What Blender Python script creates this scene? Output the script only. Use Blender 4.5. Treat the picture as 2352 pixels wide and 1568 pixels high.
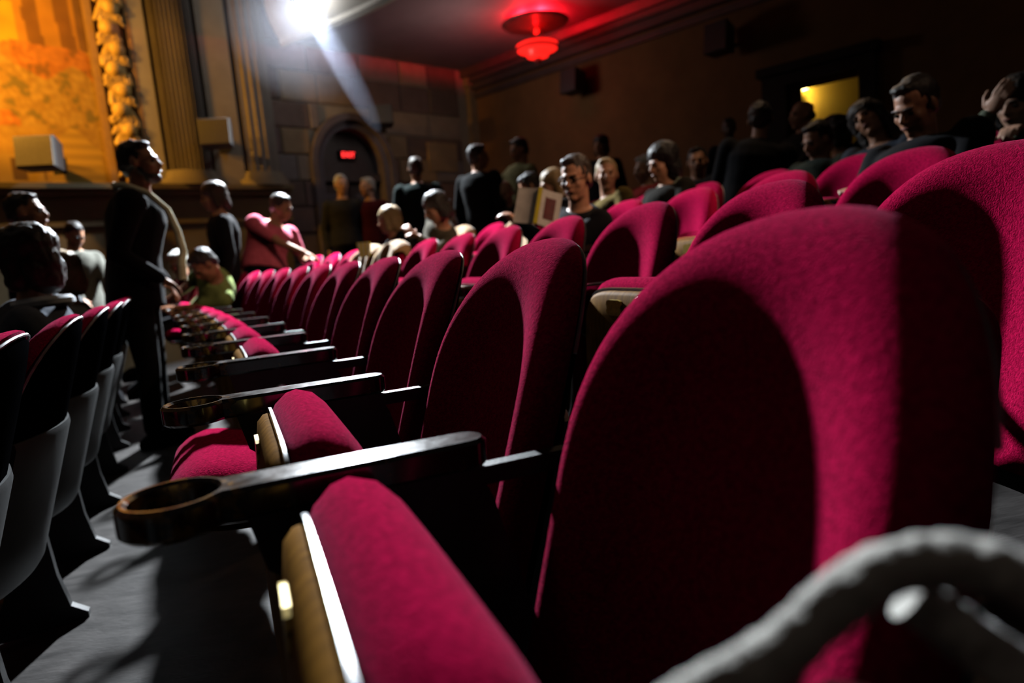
import bpy, math, random
import numpy as np
from mathutils import Vector, Matrix, noise
from mathutils.geometry import tessellate_polygon
random.seed(7)
PI = math.pi
SC = bpy.context.scene
for o in list(bpy.data.objects): bpy.data.objects.remove(o, do_unlink=True)

# ------------------------------------------------------------------ camera
F_PX, PITCH, ROLL, CAMZ = 1500.0, 0.1362, 0.0848, 0.90
cam_d = bpy.data.cameras.new('camera'); cam = bpy.data.objects.new('camera', cam_d)
SC.collection.objects.link(cam); SC.camera = cam
cam_d.sensor_width = 36.0; cam_d.lens = F_PX/2352*36.0; cam_d.clip_start = 0.02; cam_d.clip_end = 100
_fw = Vector((0, math.cos(PITCH), -math.sin(PITCH))); _u0 = Vector((0, math.sin(PITCH), math.cos(PITCH))); _r0 = Vector((1, 0, 0))
_rt = _r0*math.cos(ROLL) - _u0*math.sin(ROLL); _up = _r0*math.sin(ROLL) + _u0*math.cos(ROLL)
cam.matrix_world = Matrix(((_rt.x, _up.x, -_fw.x, 0), (_rt.y, _up.y, -_fw.y, 0), (_rt.z, _up.z, -_fw.z, CAMZ), (0, 0, 0, 1)))
cam_d.dof.use_dof = True; cam_d.dof.focus_distance = 1.2; cam_d.dof.aperture_fstop = 2.3

def ray(px, py):
    return (_fw + _rt*((px-1176)/F_PX) - _up*((py-784)/F_PX))
def at(px, py, d):
    return Vector((0, 0, CAMZ)) + ray(px, py)*d

# ------------------------------------------------------------------ colour management, world
vs = SC.view_settings
vs.view_transform = 'Standard'; vs.look = 'None'; vs.exposure = 0.0; vs.gamma = 1.0; vs.use_curve_mapping = False
SC.cycles.use_denoising = True
SC.cycles.max_bounces = 5; SC.cycles.diffuse_bounces = 0; SC.cycles.glossy_bounces = 3; SC.cycles.volume_bounces = 0
SC.cycles.sample_clamp_indirect = 4.0
w = bpy.data.worlds.new('world'); SC.world = w; w.use_nodes = True
w.node_tree.nodes['Background'].inputs[0].default_value = (1.0, 0.80, 0.68, 1); w.node_tree.nodes['Background'].inputs[1].default_value = 0.012

# ------------------------------------------------------------------ lights
def light(name, typ, loc, color, energy, size=0.1, target=None, angle=90, blend=0.5):
    d = bpy.data.lights.new(name, typ); d.color = color; d.energy = energy
    d.shadow_soft_size = size
    if typ == 'SPOT': d.spot_size = math.radians(angle); d.spot_blend = blend
    o = bpy.data.objects.new(name, d); SC.collection.objects.link(o); o.location = loc
    if target is not None: o.rotation_euler = (Vector(target)-Vector(loc)).to_track_quat('-Z', 'Y').to_euler()
    return o
LAMP = at(705, 4, 7.55)
light('spotlight_lamp', 'SPOT', LAMP + (Vector((0, 0, .6))-LAMP).normalized()*0.16, (0.86, 0.93, 1.0), 6200, 0.13, (-2.2, 4.0, 0.5), 101, 1.0)

light('spotlight_spill', 'POINT', LAMP + Vector((.05, -.35, -.05)), (0.86, 0.92, 1.0), 12, 0.10)

FILL_POS = Vector((5.2, 5.2, 3.4))
light('high_fill', 'POINT', Vector((-4.5, 2.5, 7.5)), (1.0, 0.82, 0.70), 22, 0.5)  # unseen fill added overhead to lift the far people
light('warm_fill', 'POINT', FILL_POS, (1.0, 0.60, 0.30), 22, 0.25)  # added warm fill for faces and the rear wall, no fixture

# ------------------------------------------------------------------ materials
def mat(name, col, rough=0.6, metal=0.0, spec=0.5, noise_amt=0.0, noise_scale=20.0, bump=0.0, bump_scale=200.0, sheen=0.0, sheen_tint=(1, 1, 1), coat=0.0, emis=None, estr=0.0, stretch=None, rough_var=0.0, sheen_rough=0.4):
    m = bpy.data.materials.new(name); m.use_nodes = True; nt = m.node_tree; b = nt.nodes['Principled BSDF']
    b.inputs['Base Color'].default_value = (*col, 1); b.inputs['Roughness'].default_value = rough; b.inputs['Metallic'].default_value = metal
    b.inputs['Specular IOR Level'].default_value = spec
    if coat: b.inputs['Coat Weight'].default_value = coat; b.inputs['Coat Roughness'].default_value = 0.08
    if sheen:
        b.inputs['Sheen Weight'].default_value = sheen; b.inputs['Sheen Tint'].default_value = (*sheen_tint, 1); b.inputs['Sheen Roughness'].default_value = sheen_rough
    if emis: b.inputs['Emission Color'].default_value = (*emis, 1); b.inputs['Emission Strength'].default_value = estr
    if noise_amt or bump or rough_var:
        tc = nt.nodes.new('ShaderNodeTexCoord'); src = tc.outputs['Object']
        if stretch:
            mp = nt.nodes.new('ShaderNodeMapping'); mp.inputs['Scale'].default_value = stretch; nt.links.new(src, mp.inputs[0]); src = mp.outputs[0]
        n = nt.nodes.new('ShaderNodeTexNoise'); n.inputs['Scale'].default_value = noise_scale; n.inputs['Detail'].default_value = 6; n.inputs['Roughness'].default_value = 0.65
        nt.links.new(src, n.inputs['Vector'])
        if noise_amt:
            mx = nt.nodes.new('ShaderNodeMixRGB'); mx.blend_type = 'MIX'
            mx.inputs[1].default_value = (*[max(0, c*(1-noise_amt)) for c in col], 1); mx.inputs[2].default_value = (*[min(1, c*(1+noise_amt)) for c in col], 1)
            cr = nt.nodes.new('ShaderNodeValToRGB'); cr.color_ramp.elements[0].position = 0.32; cr.color_ramp.elements[1].position = 0.68
            nt.links.new(n.outputs['Fac'], cr.inputs[0]); nt.links.new(cr.outputs[0], mx.inputs[0]); nt.links.new(mx.outputs[0], b.inputs['Base Color'])
        if rough_var:
            ma = nt.nodes.new('ShaderNodeMath'); ma.operation = 'MULTIPLY_ADD'; ma.inputs[1].default_value = rough_var*2; ma.inputs[2].default_value = rough-rough_var
            nt.links.new(n.outputs['Fac'], ma.inputs[0]); nt.links.new(ma.outputs[0], b.inputs['Roughness'])
        if bump:
            n2 = nt.nodes.new('ShaderNodeTexNoise'); n2.inputs['Scale'].default_value = bump_scale; n2.inputs['Detail'].default_value = 3
            nt.links.new(src, n2.inputs['Vector'])
            bp = nt.nodes.new('ShaderNodeBump'); bp.inputs['Strength'].default_value = bump; bp.inputs['Distance'].default_value = 0.002
            nt.links.new(n2.outputs['Fac'], bp.inputs['Height']); nt.links.new(bp.outputs[0], b.inputs['Normal'])
    return m

M = {}
M['velvet'] = mat('crimson_velvet', (0.48, 0.006, 0.060), 0.7, spec=0.0, noise_amt=0.42, noise_scale=150, bump=1.0, bump_scale=300, sheen=0.20, sheen_tint=(1.0, 0.30, 0.50), sheen_rough=0.3)
M['shell'] = mat('black_enamel', (0.0025, 0.0025, 0.003), 0.8, spec=0.0, noise_amt=0.3, noise_scale=9, bump=0.15, bump_scale=80)
M['shellgrey'] = mat('grey_lower_shell', (0.05, 0.053, 0.054), 0.5, spec=0.25, noise_amt=0.2, noise_scale=12, bump=0.12, bump_scale=90)  # paler tone on the lower part of the seat shells
M['chrome'] = mat('worn_chrome', (0.75, 0.76, 0.78), 0.22, 1.0, noise_amt=0.15, noise_scale=60)
M['trim'] = mat('dull_steel_trim', (0.22, 0.22, 0.23), 0.55, 0.9, noise_amt=0.3, noise_scale=40)
M['iron'] = mat('black_iron', (0.008, 0.008, 0.009), 0.45, spec=0.4, noise_amt=0.3, noise_scale=25, bump=0.2, bump_scale=120)
M['ply'] = mat('varnished_ply', (0.27, 0.125, 0.02), 0.6, spec=0.02, noise_amt=0.35, noise_scale=14, stretch=(8, 1, 1))
M['brass'] = mat('brass_plate', (0.85, 0.55, 0.10), 0.35, 0.25, noise_amt=0.3, noise_scale=90)
# lacquered armrest wood with worn tan patches near the cup ring
def armrest_mat():
    m = mat('lacquered_armrest', (0.022, 0.015, 0.012), 0.2, spec=0.6, coat=0.6, rough_var=0.13, noise_scale=30, bump=0.1, bump_scale=60)
    nt = m.node_tree; b = nt.nodes['Principled BSDF']
    tc = nt.nodes.new('ShaderNodeTexCoord'); sp = nt.nodes.new('ShaderNodeSeparateXYZ'); nt.links.new(tc.outputs['Object'], sp.inputs[0])
    mr = nt.nodes.new('ShaderNodeMapRange'); mr.inputs['From Min'].default_value = 0.24; mr.inputs['From Max'].default_value = 0.40
    nt.links.new(sp.outputs['Y'], mr.inputs['Value'])
    n = nt.nodes.new('ShaderNodeTexNoise'); n.inputs['Scale'].default_value = 42; n.inputs['Detail'].default_value = 5; nt.links.new(tc.outputs['Object'], n.inputs['Vector'])
    mu = nt.nodes.new('ShaderNodeMath'); mu.operation = 'MULTIPLY_ADD'; mu.inputs[1].default_value = 0.22; nt.links.new(mr.outputs[0], mu.inputs[0]); nt.links.new(n.outputs['Fac'], mu.inputs[2])
    cr = nt.nodes.new('ShaderNodeValToRGB'); cr.color_ramp.elements[0].position = 0.64; cr.color_ramp.elements[1].position = 0.69; nt.links.new(mu.outputs[0], cr.inputs[0])
    mx = nt.nodes.new('ShaderNodeMixRGB'); mx.inputs[1].default_value = (0.022, 0.015, 0.012, 1); mx.inputs[2].default_value = (0.27, 0.135, 0.03, 1)
    nt.links.new(cr.outputs[0], mx.inputs[0]); nt.links.new(mx.outputs[0], b.inputs['Base Color'])
    return m
M['armrest'] = armrest_mat()
M['floor'] = mat('worn_dark_floor', (0.050, 0.045, 0.043), 0.55, spec=0.3, noise_amt=0.45, noise_scale=5, stretch=(1.5, 6, 1), bump=0.5, bump_scale=30, rough_var=0.12)
M['stone'] = mat('buff_stone', (0.30, 0.24, 0.17), 0.85, noise_amt=0.12, noise_scale=4, bump=0.3, bump_scale=40)
M['pale'] = mat('pale_plaster', (0.42, 0.36, 0.28), 0.8, noise_amt=0.08, noise_scale=3, bump=0.2, bump_scale=30)
M['column'] = mat('column_stone', (0.21, 0.17, 0.135), 0.8, noise_amt=0.12, noise_scale=3, bump=0.2, bump_scale=30)
M['dado'] = mat('olive_brown_plaster', (0.16, 0.12, 0.06), 0.8, noise_amt=0.1, noise_scale=3)
M['backwall'] = mat('brown_fabric_wall', (0.22, 0.10, 0.035), 0.9, noise_amt=0.15, noise_scale=3, bump=0.3, bump_scale=300)
M['soffit'] = mat('soffit_paint', (0.20, 0.15, 0.155), 0.75, noise_amt=0.1, noise_scale=2)
M['cornice'] = mat('dark_cornice', (0.08, 0.05, 0.045), 0.6, noise_amt=0.2, noise_scale=5)
M['darkwood'] = mat('dark_door_wood', (0.035, 0.026, 0.026), 0.5, noise_amt=0.3, noise_scale=6, stretch=(6, 6, 1))
M['surround'] = mat('dark_stone_surround', (0.11, 0.09, 0.10), 0.7, noise_amt=0.2, noise_scale=8, bump=0.2, bump_scale=60)
M['gold'] = mat('gilded_plaster', (0.74, 0.46, 0.13), 0.5, spec=0.4, noise_amt=0.2, noise_scale=12, bump=0.3, bump_scale=60)
M['goldground'] = mat('russet_ground', (0.40, 0.17, 0.035), 0.7, noise_amt=0.25, noise_scale=10)
M['frame'] = mat('ochre_moulding', (0.50, 0.28, 0.10), 0.6, noise_amt=0.15, noise_scale=8)
M['speaker'] = mat('speaker_black', (0.012, 0.012, 0.013), 0.6)
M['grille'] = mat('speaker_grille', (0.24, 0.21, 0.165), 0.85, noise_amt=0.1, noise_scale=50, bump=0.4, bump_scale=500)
M['grilleshaded'] = mat('shaded_speaker_grille', (0.085, 0.075, 0.062), 0.85, noise_amt=0.1, noise_scale=50, bump=0.4, bump_scale=500)  # grille copy darkened to paint in the dimmer light on these speakers
M['redmetal'] = mat('dark_red_metal', (0.22, 0.03, 0.03), 0.35, 0.3, noise_amt=0.3, noise_scale=12)
M['redglass'] = mat('red_lamp_glass', (0.7, 0.02, 0.02), 0.3, emis=(1.0, 0.012, 0.008), estr=1.7)
M['exitred'] = mat('exit_letters', (0.8, 0.02, 0.02), 0.5, emis=(1.0, 0.03, 0.03), estr=3.0)
M['lens'] = mat('lit_lens', (1, 1, 1), 0.3, emis=(0.90, 0.95, 1.0), estr=60.0)
M['lobby'] = mat('lobby_plaster', (0.75, 0.50, 0.06), 0.8, noise_amt=0.06, noise_scale=3)
M['sconce'] = mat('sconce_glass', (1, 0.9, 0.6), 0.4, emis=(1.0, 0.78, 0.30), estr=14.0)
M['blackmetal'] = mat('black_fixture', (0.006, 0.006, 0.006), 0.6, 0.0, spec=0.15)
M['paper'] = mat('book_paper', (0.62, 0.58, 0.48), 0.8, noise_amt=0.1, noise_scale=40)
M['cover'] = mat('grey_book_cover', (0.72, 0.68, 0.62), 0.6, noise_amt=0.15, noise_scale=20)
M['maroon'] = mat('maroon_print', (0.14, 0.02, 0.02), 0.6, noise_amt=0.4, noise_scale=40)
M['wool'] = mat('pale_grey_wool', (0.62, 0.60, 0.55), 0.9, noise_amt=0.25, noise_scale=35, bump=0.9, bump_scale=180, sheen=0.5)
M['tan'] = mat('tan_coat_cloth', (0.48, 0.29, 0.13), 0.85, noise_amt=0.2, noise_scale=30, bump=0.3, bump_scale=200, sheen=0.2)
M['yellow'] = mat('yellow_card', (0.75, 0.62, 0.03), 0.6, noise_amt=0.1)
M['white'] = mat('white_card', (0.7, 0.68, 0.62), 0.6, noise_amt=0.1)

# ------------------------------------------------------------------ mesh helpers
COL = SC.collection
class MB:
    def __init__(s): s.v = []; s.f = []
    def add(s, vs_, fs):
        n = len(s.v); s.v += [tuple(v) for v in vs_]; s.f += [tuple(i+n for i in f) for f in fs]; return s
    def box(s, c, h, R=None):
        vs_ = []
        for z in (-1, 1):
            for y in (-1, 1):
                for x in (-1, 1):
                    p = Vector((x*h[0], y*h[1], z*h[2]))
                    if R is not None: p = R @ p
                    vs_.append(Vector(c)+p)
        return s.add(vs_, [(0, 2, 3, 1), (4, 5, 7, 6), (0, 1, 5, 4), (2, 6, 7, 3), (0, 4, 6, 2), (1, 3, 7, 5)])
    def ell(s, c, r, R=None, nu=14, nv=9):
        vs_ = []; fs = []
        for j in range(nv+1):
            th = PI*j/nv
            for i in range(nu):
                a = 2*PI*i/nu
                p = Vector((r[0]*math.sin(th)*math.cos(a), r[1]*math.sin(th)*math.sin(a), r[2]*math.cos(th)))
                if R is not None: p = R @ p
                vs_.append(Vector(c)+p)
        for j in range(nv):
            for i in range(nu):
                fs.append((j*nu+i, (j+1)*nu+i, (j+1)*nu+(i+1) % nu, j*nu+(i+1) % nu))
        return s.add(vs_, fs)
    def rings(s, rings, close=True, cap=True):
        n = len(rings[0]); vs_ = [p for r in rings for p in r]; fs = []
        for j in range(len(rings)-1):
            for i in range(n if close else n-1):
                fs.append((j*n+i, j*n+(i+1) % n, (j+1)*n+(i+1) % n, (j+1)*n+i))
        if cap: fs.append(tuple(range(n-1, -1, -1))); fs.append(tuple((len(rings)-1)*n+i for i in range(n)))
        return s.add(vs_, fs)
    def tube(s, pts, rad, n=10, cap=True):
        pts = [Vector(p) for p in pts]; R = []; k = len(pts)
        rad = rad if hasattr(rad, '__len__') else [rad]*k
        t0 = (pts[1]-pts[0]).normalized(); x = t0.orthogonal().normalized()
        for i in range(k):
            t = (pts[min(i+1, k-1)]-pts[max(i-1, 0)]).normalized()
            x = (x-t*x.dot(t)).normalized(); y = t.cross(x)
            R.append([pts[i]+(x*math.cos(2*PI*a/n)+y*math.sin(2*PI*a/n))*rad[i] for a in range(n)])
        return s.rings(R, True, cap)
    def caps(s, p0, p1, r0, r1, n=12):
        p0, p1 = Vector(p0), Vector(p1); d = (p1-p0)
        if d.length < 1e-6: return s.ell(p0, (r0, r0, r0))
        d.normalize(); pts = []; rr = []
        for a in (80, 55, 28, 0): pts.append(p0-d*r0*math.sin(math.radians(a))); rr.append(r0*math.cos(math.radians(a)))
        for a in (0, 28, 55, 80): pts.append(p1+d*r1*math.sin(math.radians(a))); rr.append(r1*math.cos(math.radians(a)))
        return s.tube(pts, rr, n)
    def lathe(s, prof, c=(0, 0, 0), n=32):
        c = Vector(c)
        return s.rings([[c+Vector((r*math.cos(2*PI*i/n), r*math.sin(2*PI*i/n), z)) for i in range(n)] for r, z in prof], True, True)
    def prism(s, poly, f0, f1):
        """poly: list of 2-D points; f0/f1 map (a, b) to the two faces"""
        n = len(poly); tri = tessellate_polygon([[Vector((a, b, 0)) for a, b in poly]])
        vs_ = [f0(a, b) for a, b in poly]+[f1(a, b) for a, b in poly]
        fs = [tuple(t) for t in tri]+[tuple(i+n for i in reversed(t)) for t in tri]+[(i, (i+1) % n, (i+1) % n+n, i+n) for i in range(n)]
        return s.add(vs_, fs)
    def mesh(s, name):
        me = bpy.data.meshes.new(name); me.from_pydata([tuple(v) for v in s.v], [], s.f); me.validate(); 
        import bmesh
        bm = bmesh.new(); bm.from_mesh(me); bmesh.ops.recalc_face_normals(bm, faces=bm.faces); bm.to_mesh(me); bm.free()
        return me
def smooth(me, angle=40):
    me.polygons.foreach_set('use_smooth', [True]*len(me.polygons))
    if angle: 
        try: me.set_sharp_from_angle(angle=math.radians(angle))
        except Exception: pass
    return me
def obj(name, me, material, parent=None, sm=40):
    if isinstance(me, MB): me = me.mesh(name)
    if sm: smooth(me, sm)
    o = bpy.data.objects.new(name, me); COL.objects.link(o)
    if material is not None and not me.materials: me.materials.append(M[material] if isinstance(material, str) else material)
    if parent is not None: o.parent = parent
    return o
def tag(o, label=None, cat=None, group=None, kind=None):
    if label: o['label'] = label
    if cat: o['category'] = cat
    if group: o['group'] = group
    if kind: o['kind'] = kind
    return o
def empty(name, loc=(0, 0, 0), rz=0.0):
    o = bpy.data.objects.new(name, None); COL.objects.link(o); o.location = loc; o.rotation_euler = (0, 0, rz); o.empty_display_size = .05
    return o
def copy_tree(o, parent=None):
    c = o.copy(); COL.objects.link(c); c.parent = parent
    for ch in list(o.children): copy_tree(ch, c)
    return c

# ------------------------------------------------------------------ seating geometry: rows are arcs round a far centre, floor rakes up to the back
TH, KAP, X0, Y0 = 3.5386, 0.028, -0.0461, 0.7992
FD = Vector((math.cos(TH), math.sin(TH))); RAD = 1/KAP; CEN = Vector((X0, Y0))+FD*RAD
A0 = math.atan2(-FD.y, -FD.x); ROWP, ROWZ, SPC = 0.88, 0.112, 0.56
def rowz(r): return r*ROWZ if r > 0 else r*0.080
def floorz(x, y): return rowz((math.hypot(x-CEN.x, y-CEN.y)-RAD)/ROWP)
def seat_pose(row, i):
    rad = RAD+row*ROWP; a = A0+(i-0.5+(0.6 if row % 2 else 0.0))*SPC/rad
    return Vector((CEN.x+rad*math.cos(a), CEN.y+rad*math.sin(a), rowz(row))), a+PI/2

# floor: a surface of revolution about the row centre
mb = MB(); rr = []
for j in range(-7, 15):
    rad = RAD+j*0.6; rr.append([(CEN.x+rad*math.cos(A0+k*0.02), CEN.y+rad*math.sin(A0+k*0.02), rowz(j*0.6/ROWP)) for k in range(-10, 25)])
mb.rings(rr, False, False)
tag(obj('floor', mb, 'floor'), 'worn dark floor raking up between the rows of seats', kind='structure')

# ------------------------------------------------------------------ walls: local frames (s along, t into the room, z up)
COR = Vector((-0.30, 10.7)); WD = Vector((-0.733, -0.680)); WN = Vector((0.680, -0.733))      # far side wall
BD = Vector((0.70, -0.714)); BN = Vector((-0.714, -0.70))                                       # rear wall under the balcony
def FW(s, t, z): p = COR+WD*s+WN*t; return Vector((p.x, p.y, z))
def BW(s, t, z): p = COR+BD*s+BN*t; return Vector((p.x, p.y, z))
def hit(px, py, org, dirn, nrm, t=0.0):
    r = ray(px, py); o2 = org+nrm*t; den = r.x*nrm.x+r.y*nrm.y
    d = (o2.x*nrm.x+o2.y*nrm.y)/den; p = Vector((r.x*d, r.y*d))
    return (p-o2).dot(dirn), CAMZ+r.z*d
def fs(px, py, t=0.0): return hit(px, py, COR, WD, WN, t)
def bs(px, py, t=0.0): return hit(px, py, COR, BD, BN, t)
def wbox(mbx, fr, s0, s1, t0, t1, z0, z1):
    vs_ = [fr(s, t, z) for z in (z0, z1) for t in (t0, t1) for s in (s0, s1)]
    return mbx.add(vs_, [(0, 2, 3, 1), (4, 5, 7, 6), (0, 1, 5, 4), (2, 6, 7, 3), (0, 4, 6, 2), (1, 3, 7, 5)])
CEIL = 3.72
sM1, _ = fs(222, 200); sB1, _ = fs(318, 200); sC0, _ = fs(350, 200); sC1, _ = fs(462, 200); sP1, _ = fs(528, 200); sD1, _ = fs(618, 200)
sAL, _ = fs(735, 380); sAR, _ = fs(880, 380); _, zTop = fs(808, 286); _, zTran = fs(800, 398)
sMid = (sAL+sAR)/2; aR = (sAL-sAR)/2; zSpr = zTop-aR*1.12-0.04
zDado = fs(420, 428)[1]
print('wall', [round(x, 2) for x in (sM1, sB1, sC0, sC1, sP1, sD1, sAL, sAR, zTop, zTran, zSpr, zDado)])

SMAX = 9.0
wall = empty('wall_side'); tag(wall, 'tall side wall of stone blocks, columns and a gilded mural', kind='structure')
mb = MB()
wbox(mb, FW, -0.1, sAR, -0.3, 0, -0.8, 6.2); wbox(mb, FW, sAL, SMAX, -0.3, 0, -0.8, 6.2); wbox(mb, FW, sAR, sAL, -0.3, 0, zTop, 6.2)
obj('wall_core', mb, 'stone', wall, sm=0)
# spandrel between arch and rectangle
ARC = [(sMid+aR*math.cos(a), zSpr+aR*1.12*math.sin(a)) for a in [PI*k/24 for k in range(25)]]
for sgn in (0, 1):
    half = ARC[:13] if sgn == 0 else ARC[12:]
    corner = (sMid+aR, zTop) if sgn == 0 else (sMid-aR, zTop)
    mb = MB(); mb.prism(half+[(sMid, zTop), corner] if sgn == 0 else half+[corner, (sMid, zTop)], lambda a, b: FW(a, -.3, b), lambda a, b: FW(a, 0.0, b))
    obj('arch_spandrel', mb, 'stone', wall, sm=0)
# ashlar blocks, each its own piece
block_mats = [mat('ashlar_%s' % n, c, 0.85, noise_amt=0.15, noise_scale=6, bump=0.3, bump_scale=40) for n, c in
              (('buff', (0.27, 0.20, 0.15)), ('brown', (0.17, 0.11, 0.085)), ('grey', (0.20, 0.165, 0.155)), ('rose', (0.15, 0.095, 0.085)), ('umber', (0.12, 0.08, 0.065)), ('ochre', (0.27, 0.18, 0.10)))]
sE = fs(1052, 250)[0]
z = 0.0; course = 0
def block(s0, s1, z0, z1):
    if s1-s0 < 0.05: return
    g = .006; b = .015; mb = MB(); d = 0.02+random.random()*0.018
    O = [(s0+g, z0+g), (s1-g, z0+g), (s1-g, z1-g), (s0+g, z1-g)]; I = [(s0+g+b, z0+g+b), (s1-g-b, z0+g+b), (s1-g-b, z1-g-b), (s0+g+b, z1-g-b)]
    mb.rings([[FW(a, -.005, c) for a, c in O], [FW(a, d-.012, c) for a, c in O], [FW(a, d, c) for a, c in I]], True, True)
    obj('stone_block', mb, random.choice(block_mats), wall, sm=0)
while z < CEIL+0.9:
    hgt = random.choice((0.27, 0.33, 0.38)); s = sE+(-0.2*random.random())
    while s < sD1+0.02:
        wd = random.uniform(0.35, 0.8); s0, s1 = max(s, sE), min(s+wd, sD1+.02); s += wd
        m0 = z; ext = 0.13
        if z < zTop+ext and z < zSpr: lo, hi = sAR-ext, sAL+ext
        elif z < zTop+ext:
            q = max(0.0, 1-((z-zSpr)/(aR*1.12+ext))**2); lo, hi = sMid-(aR+ext)*math.sqrt(q), sMid+(aR+ext)*math.sqrt(q)
        else: lo = hi = None
        if lo is None: block(s0, s1, z, z+hgt)
        else:
            block(s0, min(s1, lo), z, z+hgt); block(max(s0, hi), s1, z, z+hgt)
    z += hgt
# flat pilaster near the corner and plain pier
sQ0 = fs(1140, 250)[0]; sQ1 = fs(1072, 250)[0]
mb = MB(); wbox(mb, FW, sQ0, sQ1, -.01, 0.10, -.5, CEIL-.25); wbox(mb, FW, sQ0-.04, sQ1+.04, -.01, 0.13, CEIL-.25, CEIL-.02); obj('flat_pilaster', mb, block_mats[5], wall, sm=0)
zz = [fs(1010, 330)[1], fs(1010, 395)[1]]
mb = MB(); wbox(mb, FW, fs(1045, 360)[0], fs(980, 360)[0], 0.0, 0.055, zz[1], zz[0]); obj('raised_panel', mb, block_mats[5], wall, sm=0)
mb = MB(); wbox(mb, FW, sP1, sC1, -.01, 0.10, zDado, 6.1); obj('plain_pier', mb, 'stone', wall, sm=0)
# fluted engaged columns: shaft with real flutes, base mouldings
def fluted(s0, s1, nm, flutes):
    r = (s0-s1)/2; c = (s0+s1)/2; ring = []
    n = flutes*6
    for k in range(n+1):
        a = PI*k/n; ph = (k % 6)/6.0; dep = 0.11*r*math.sin(PI*ph)**0.8 if k % 6 else 0.0
        ring.append((c+(r-dep)*math.cos(a), (r*0.75-dep)*math.sin(a)))
    mb = MB(); mb.rings([[FW(a, b-.01, zq) for a, b in ring] for zq in (zDado+0.16, 6.1)], True, True)
    obj(nm, mb, 'column', wall, sm=25)
    mb = MB()
    for k, (dz0, dz1, e) in enumerate(((0.0, 0.07, .09), (0.07, 0.12, .05), (0.12, 0.165, .03))):
        rg = [(c+(r+e)*math.cos(PI*k2/20), (r*0.75+e)*math.sin(PI*k2/20)) for k2 in range(21)]
        mb.rings([[FW(a, b-.01, zDado+dz0) for a, b in rg], [FW(a, b-.01, zDado+dz1) for a, b in rg]], True, True)
    obj('column_base', mb, 'stone', wall, sm=25)
fluted(sC0-.02, sC1, 'fluted_column', 18)
fluted(sP1, sD1, 'fluted_column', 9)
# dado with mouldings (interrupted at the arch)
mb = MB()
for a, b in ((sD1+.0, SMAX),):
    wbox(mb, FW, a, b, -.01, 0.07, -.8, zDado-.1)
obj('dado_panel', mb, 'dado', wall, sm=0)
mb = MB()
for z0, z1, t in ((zDado-.10, zDado-.05, .16), (zDado-.05, zDado, .22), (zDado-.42, zDado-.37, .10)):
    wbox(mb, FW, sD1-.05, SMAX, -.01, t, z0, z1)
obj('dado_ledge', mb, 'dado', wall, sm=0)
mb = MB(); wbox(mb, FW, sC0+.0, sB1+.02, -.01, 0.05, zDado, 6.1); obj('plain_reveal', mb, 'pale', wall, sm=0)
# gilded scroll border
mb = MB(); wbox(mb, FW, sB1, sM1, -.01, 0.03, zDado, 6.1); obj('border_ground', mb, 'goldground', wall, sm=0)
for nm, a, b in (('border_moulding', sB1-.01, sB1+.07), ('border_moulding', sM1-.07, sM1+.03)):
    mb = MB(); wbox(mb, FW, a, b, 0, 0.042, zDado, 6.1); wbox(mb, FW, a+.02, b-.02, .04, 0.054, zDado, 6.1); obj(nm, mb, 'frame', wall, sm=0)
bw = sM1-sB1-.14; bc = (sM1+sB1)/2
zc = zDado+.16; k = 0; rs = random.Random(4)
def spiral(cs, cz, r0, sg, turns, rad0, a0, nm):
    mb = MB(); pts = []; rads = []
    for q in range(30):
        a = q/29; ang = a0+sg*a*turns*2*PI; r_ = r0*(1-0.82*a); pts.append(FW(cs+r_*math.cos(ang), 0.045+0.03*a, cz+r_*math.sin(ang))); rads.append(rad0*(1-.4*a))
    mb.tube(pts, rads, 7); return obj(nm, mb, 'gold', wall)
while zc < 5.2:
    sg = 1 if k % 2 else -1; r0 = bw*0.33
    spiral(bc+sg*.10*bw, zc, r0, sg, 1.35, .042, PI*.5, 'acanthus_scroll'); spiral(bc-sg*.30*bw, zc+bw*.42, r0*.45, -sg, 1.1, .032, -PI*.3, 'acanthus_scroll')
    mb = MB(); mb.ell(FW(bc+sg*.10*bw, .05, zc), (.085, .085, .085), None, 10, 7); obj('rosette', mb, 'gold', wall)
    for q in range(13):
        a = q*2*PI/13+rs.uniform(-.15, .15); rr0 = r0*rs.uniform(1.02, 1.2); rr1 = rr0+rs.uniform(.05, .11)
        p0 = (bc+sg*.10*bw+rr0*math.cos(a), zc+rr0*math.sin(a)); p1 = (bc+sg*.10*bw+rr1*math.cos(a+.3*sg), zc+rr1*math.sin(a+.3*sg))
        if abs(p1[0]-bc) > bw*.5: continue
        mb = MB(); mb.caps(FW(p0[0], .04, p0[1]), FW(p1[0], .05, p1[1]), .050, .022, 7); obj('scroll_leaf', mb, 'gold', wall)
    zc += bw*0.80; k += 1
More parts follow.
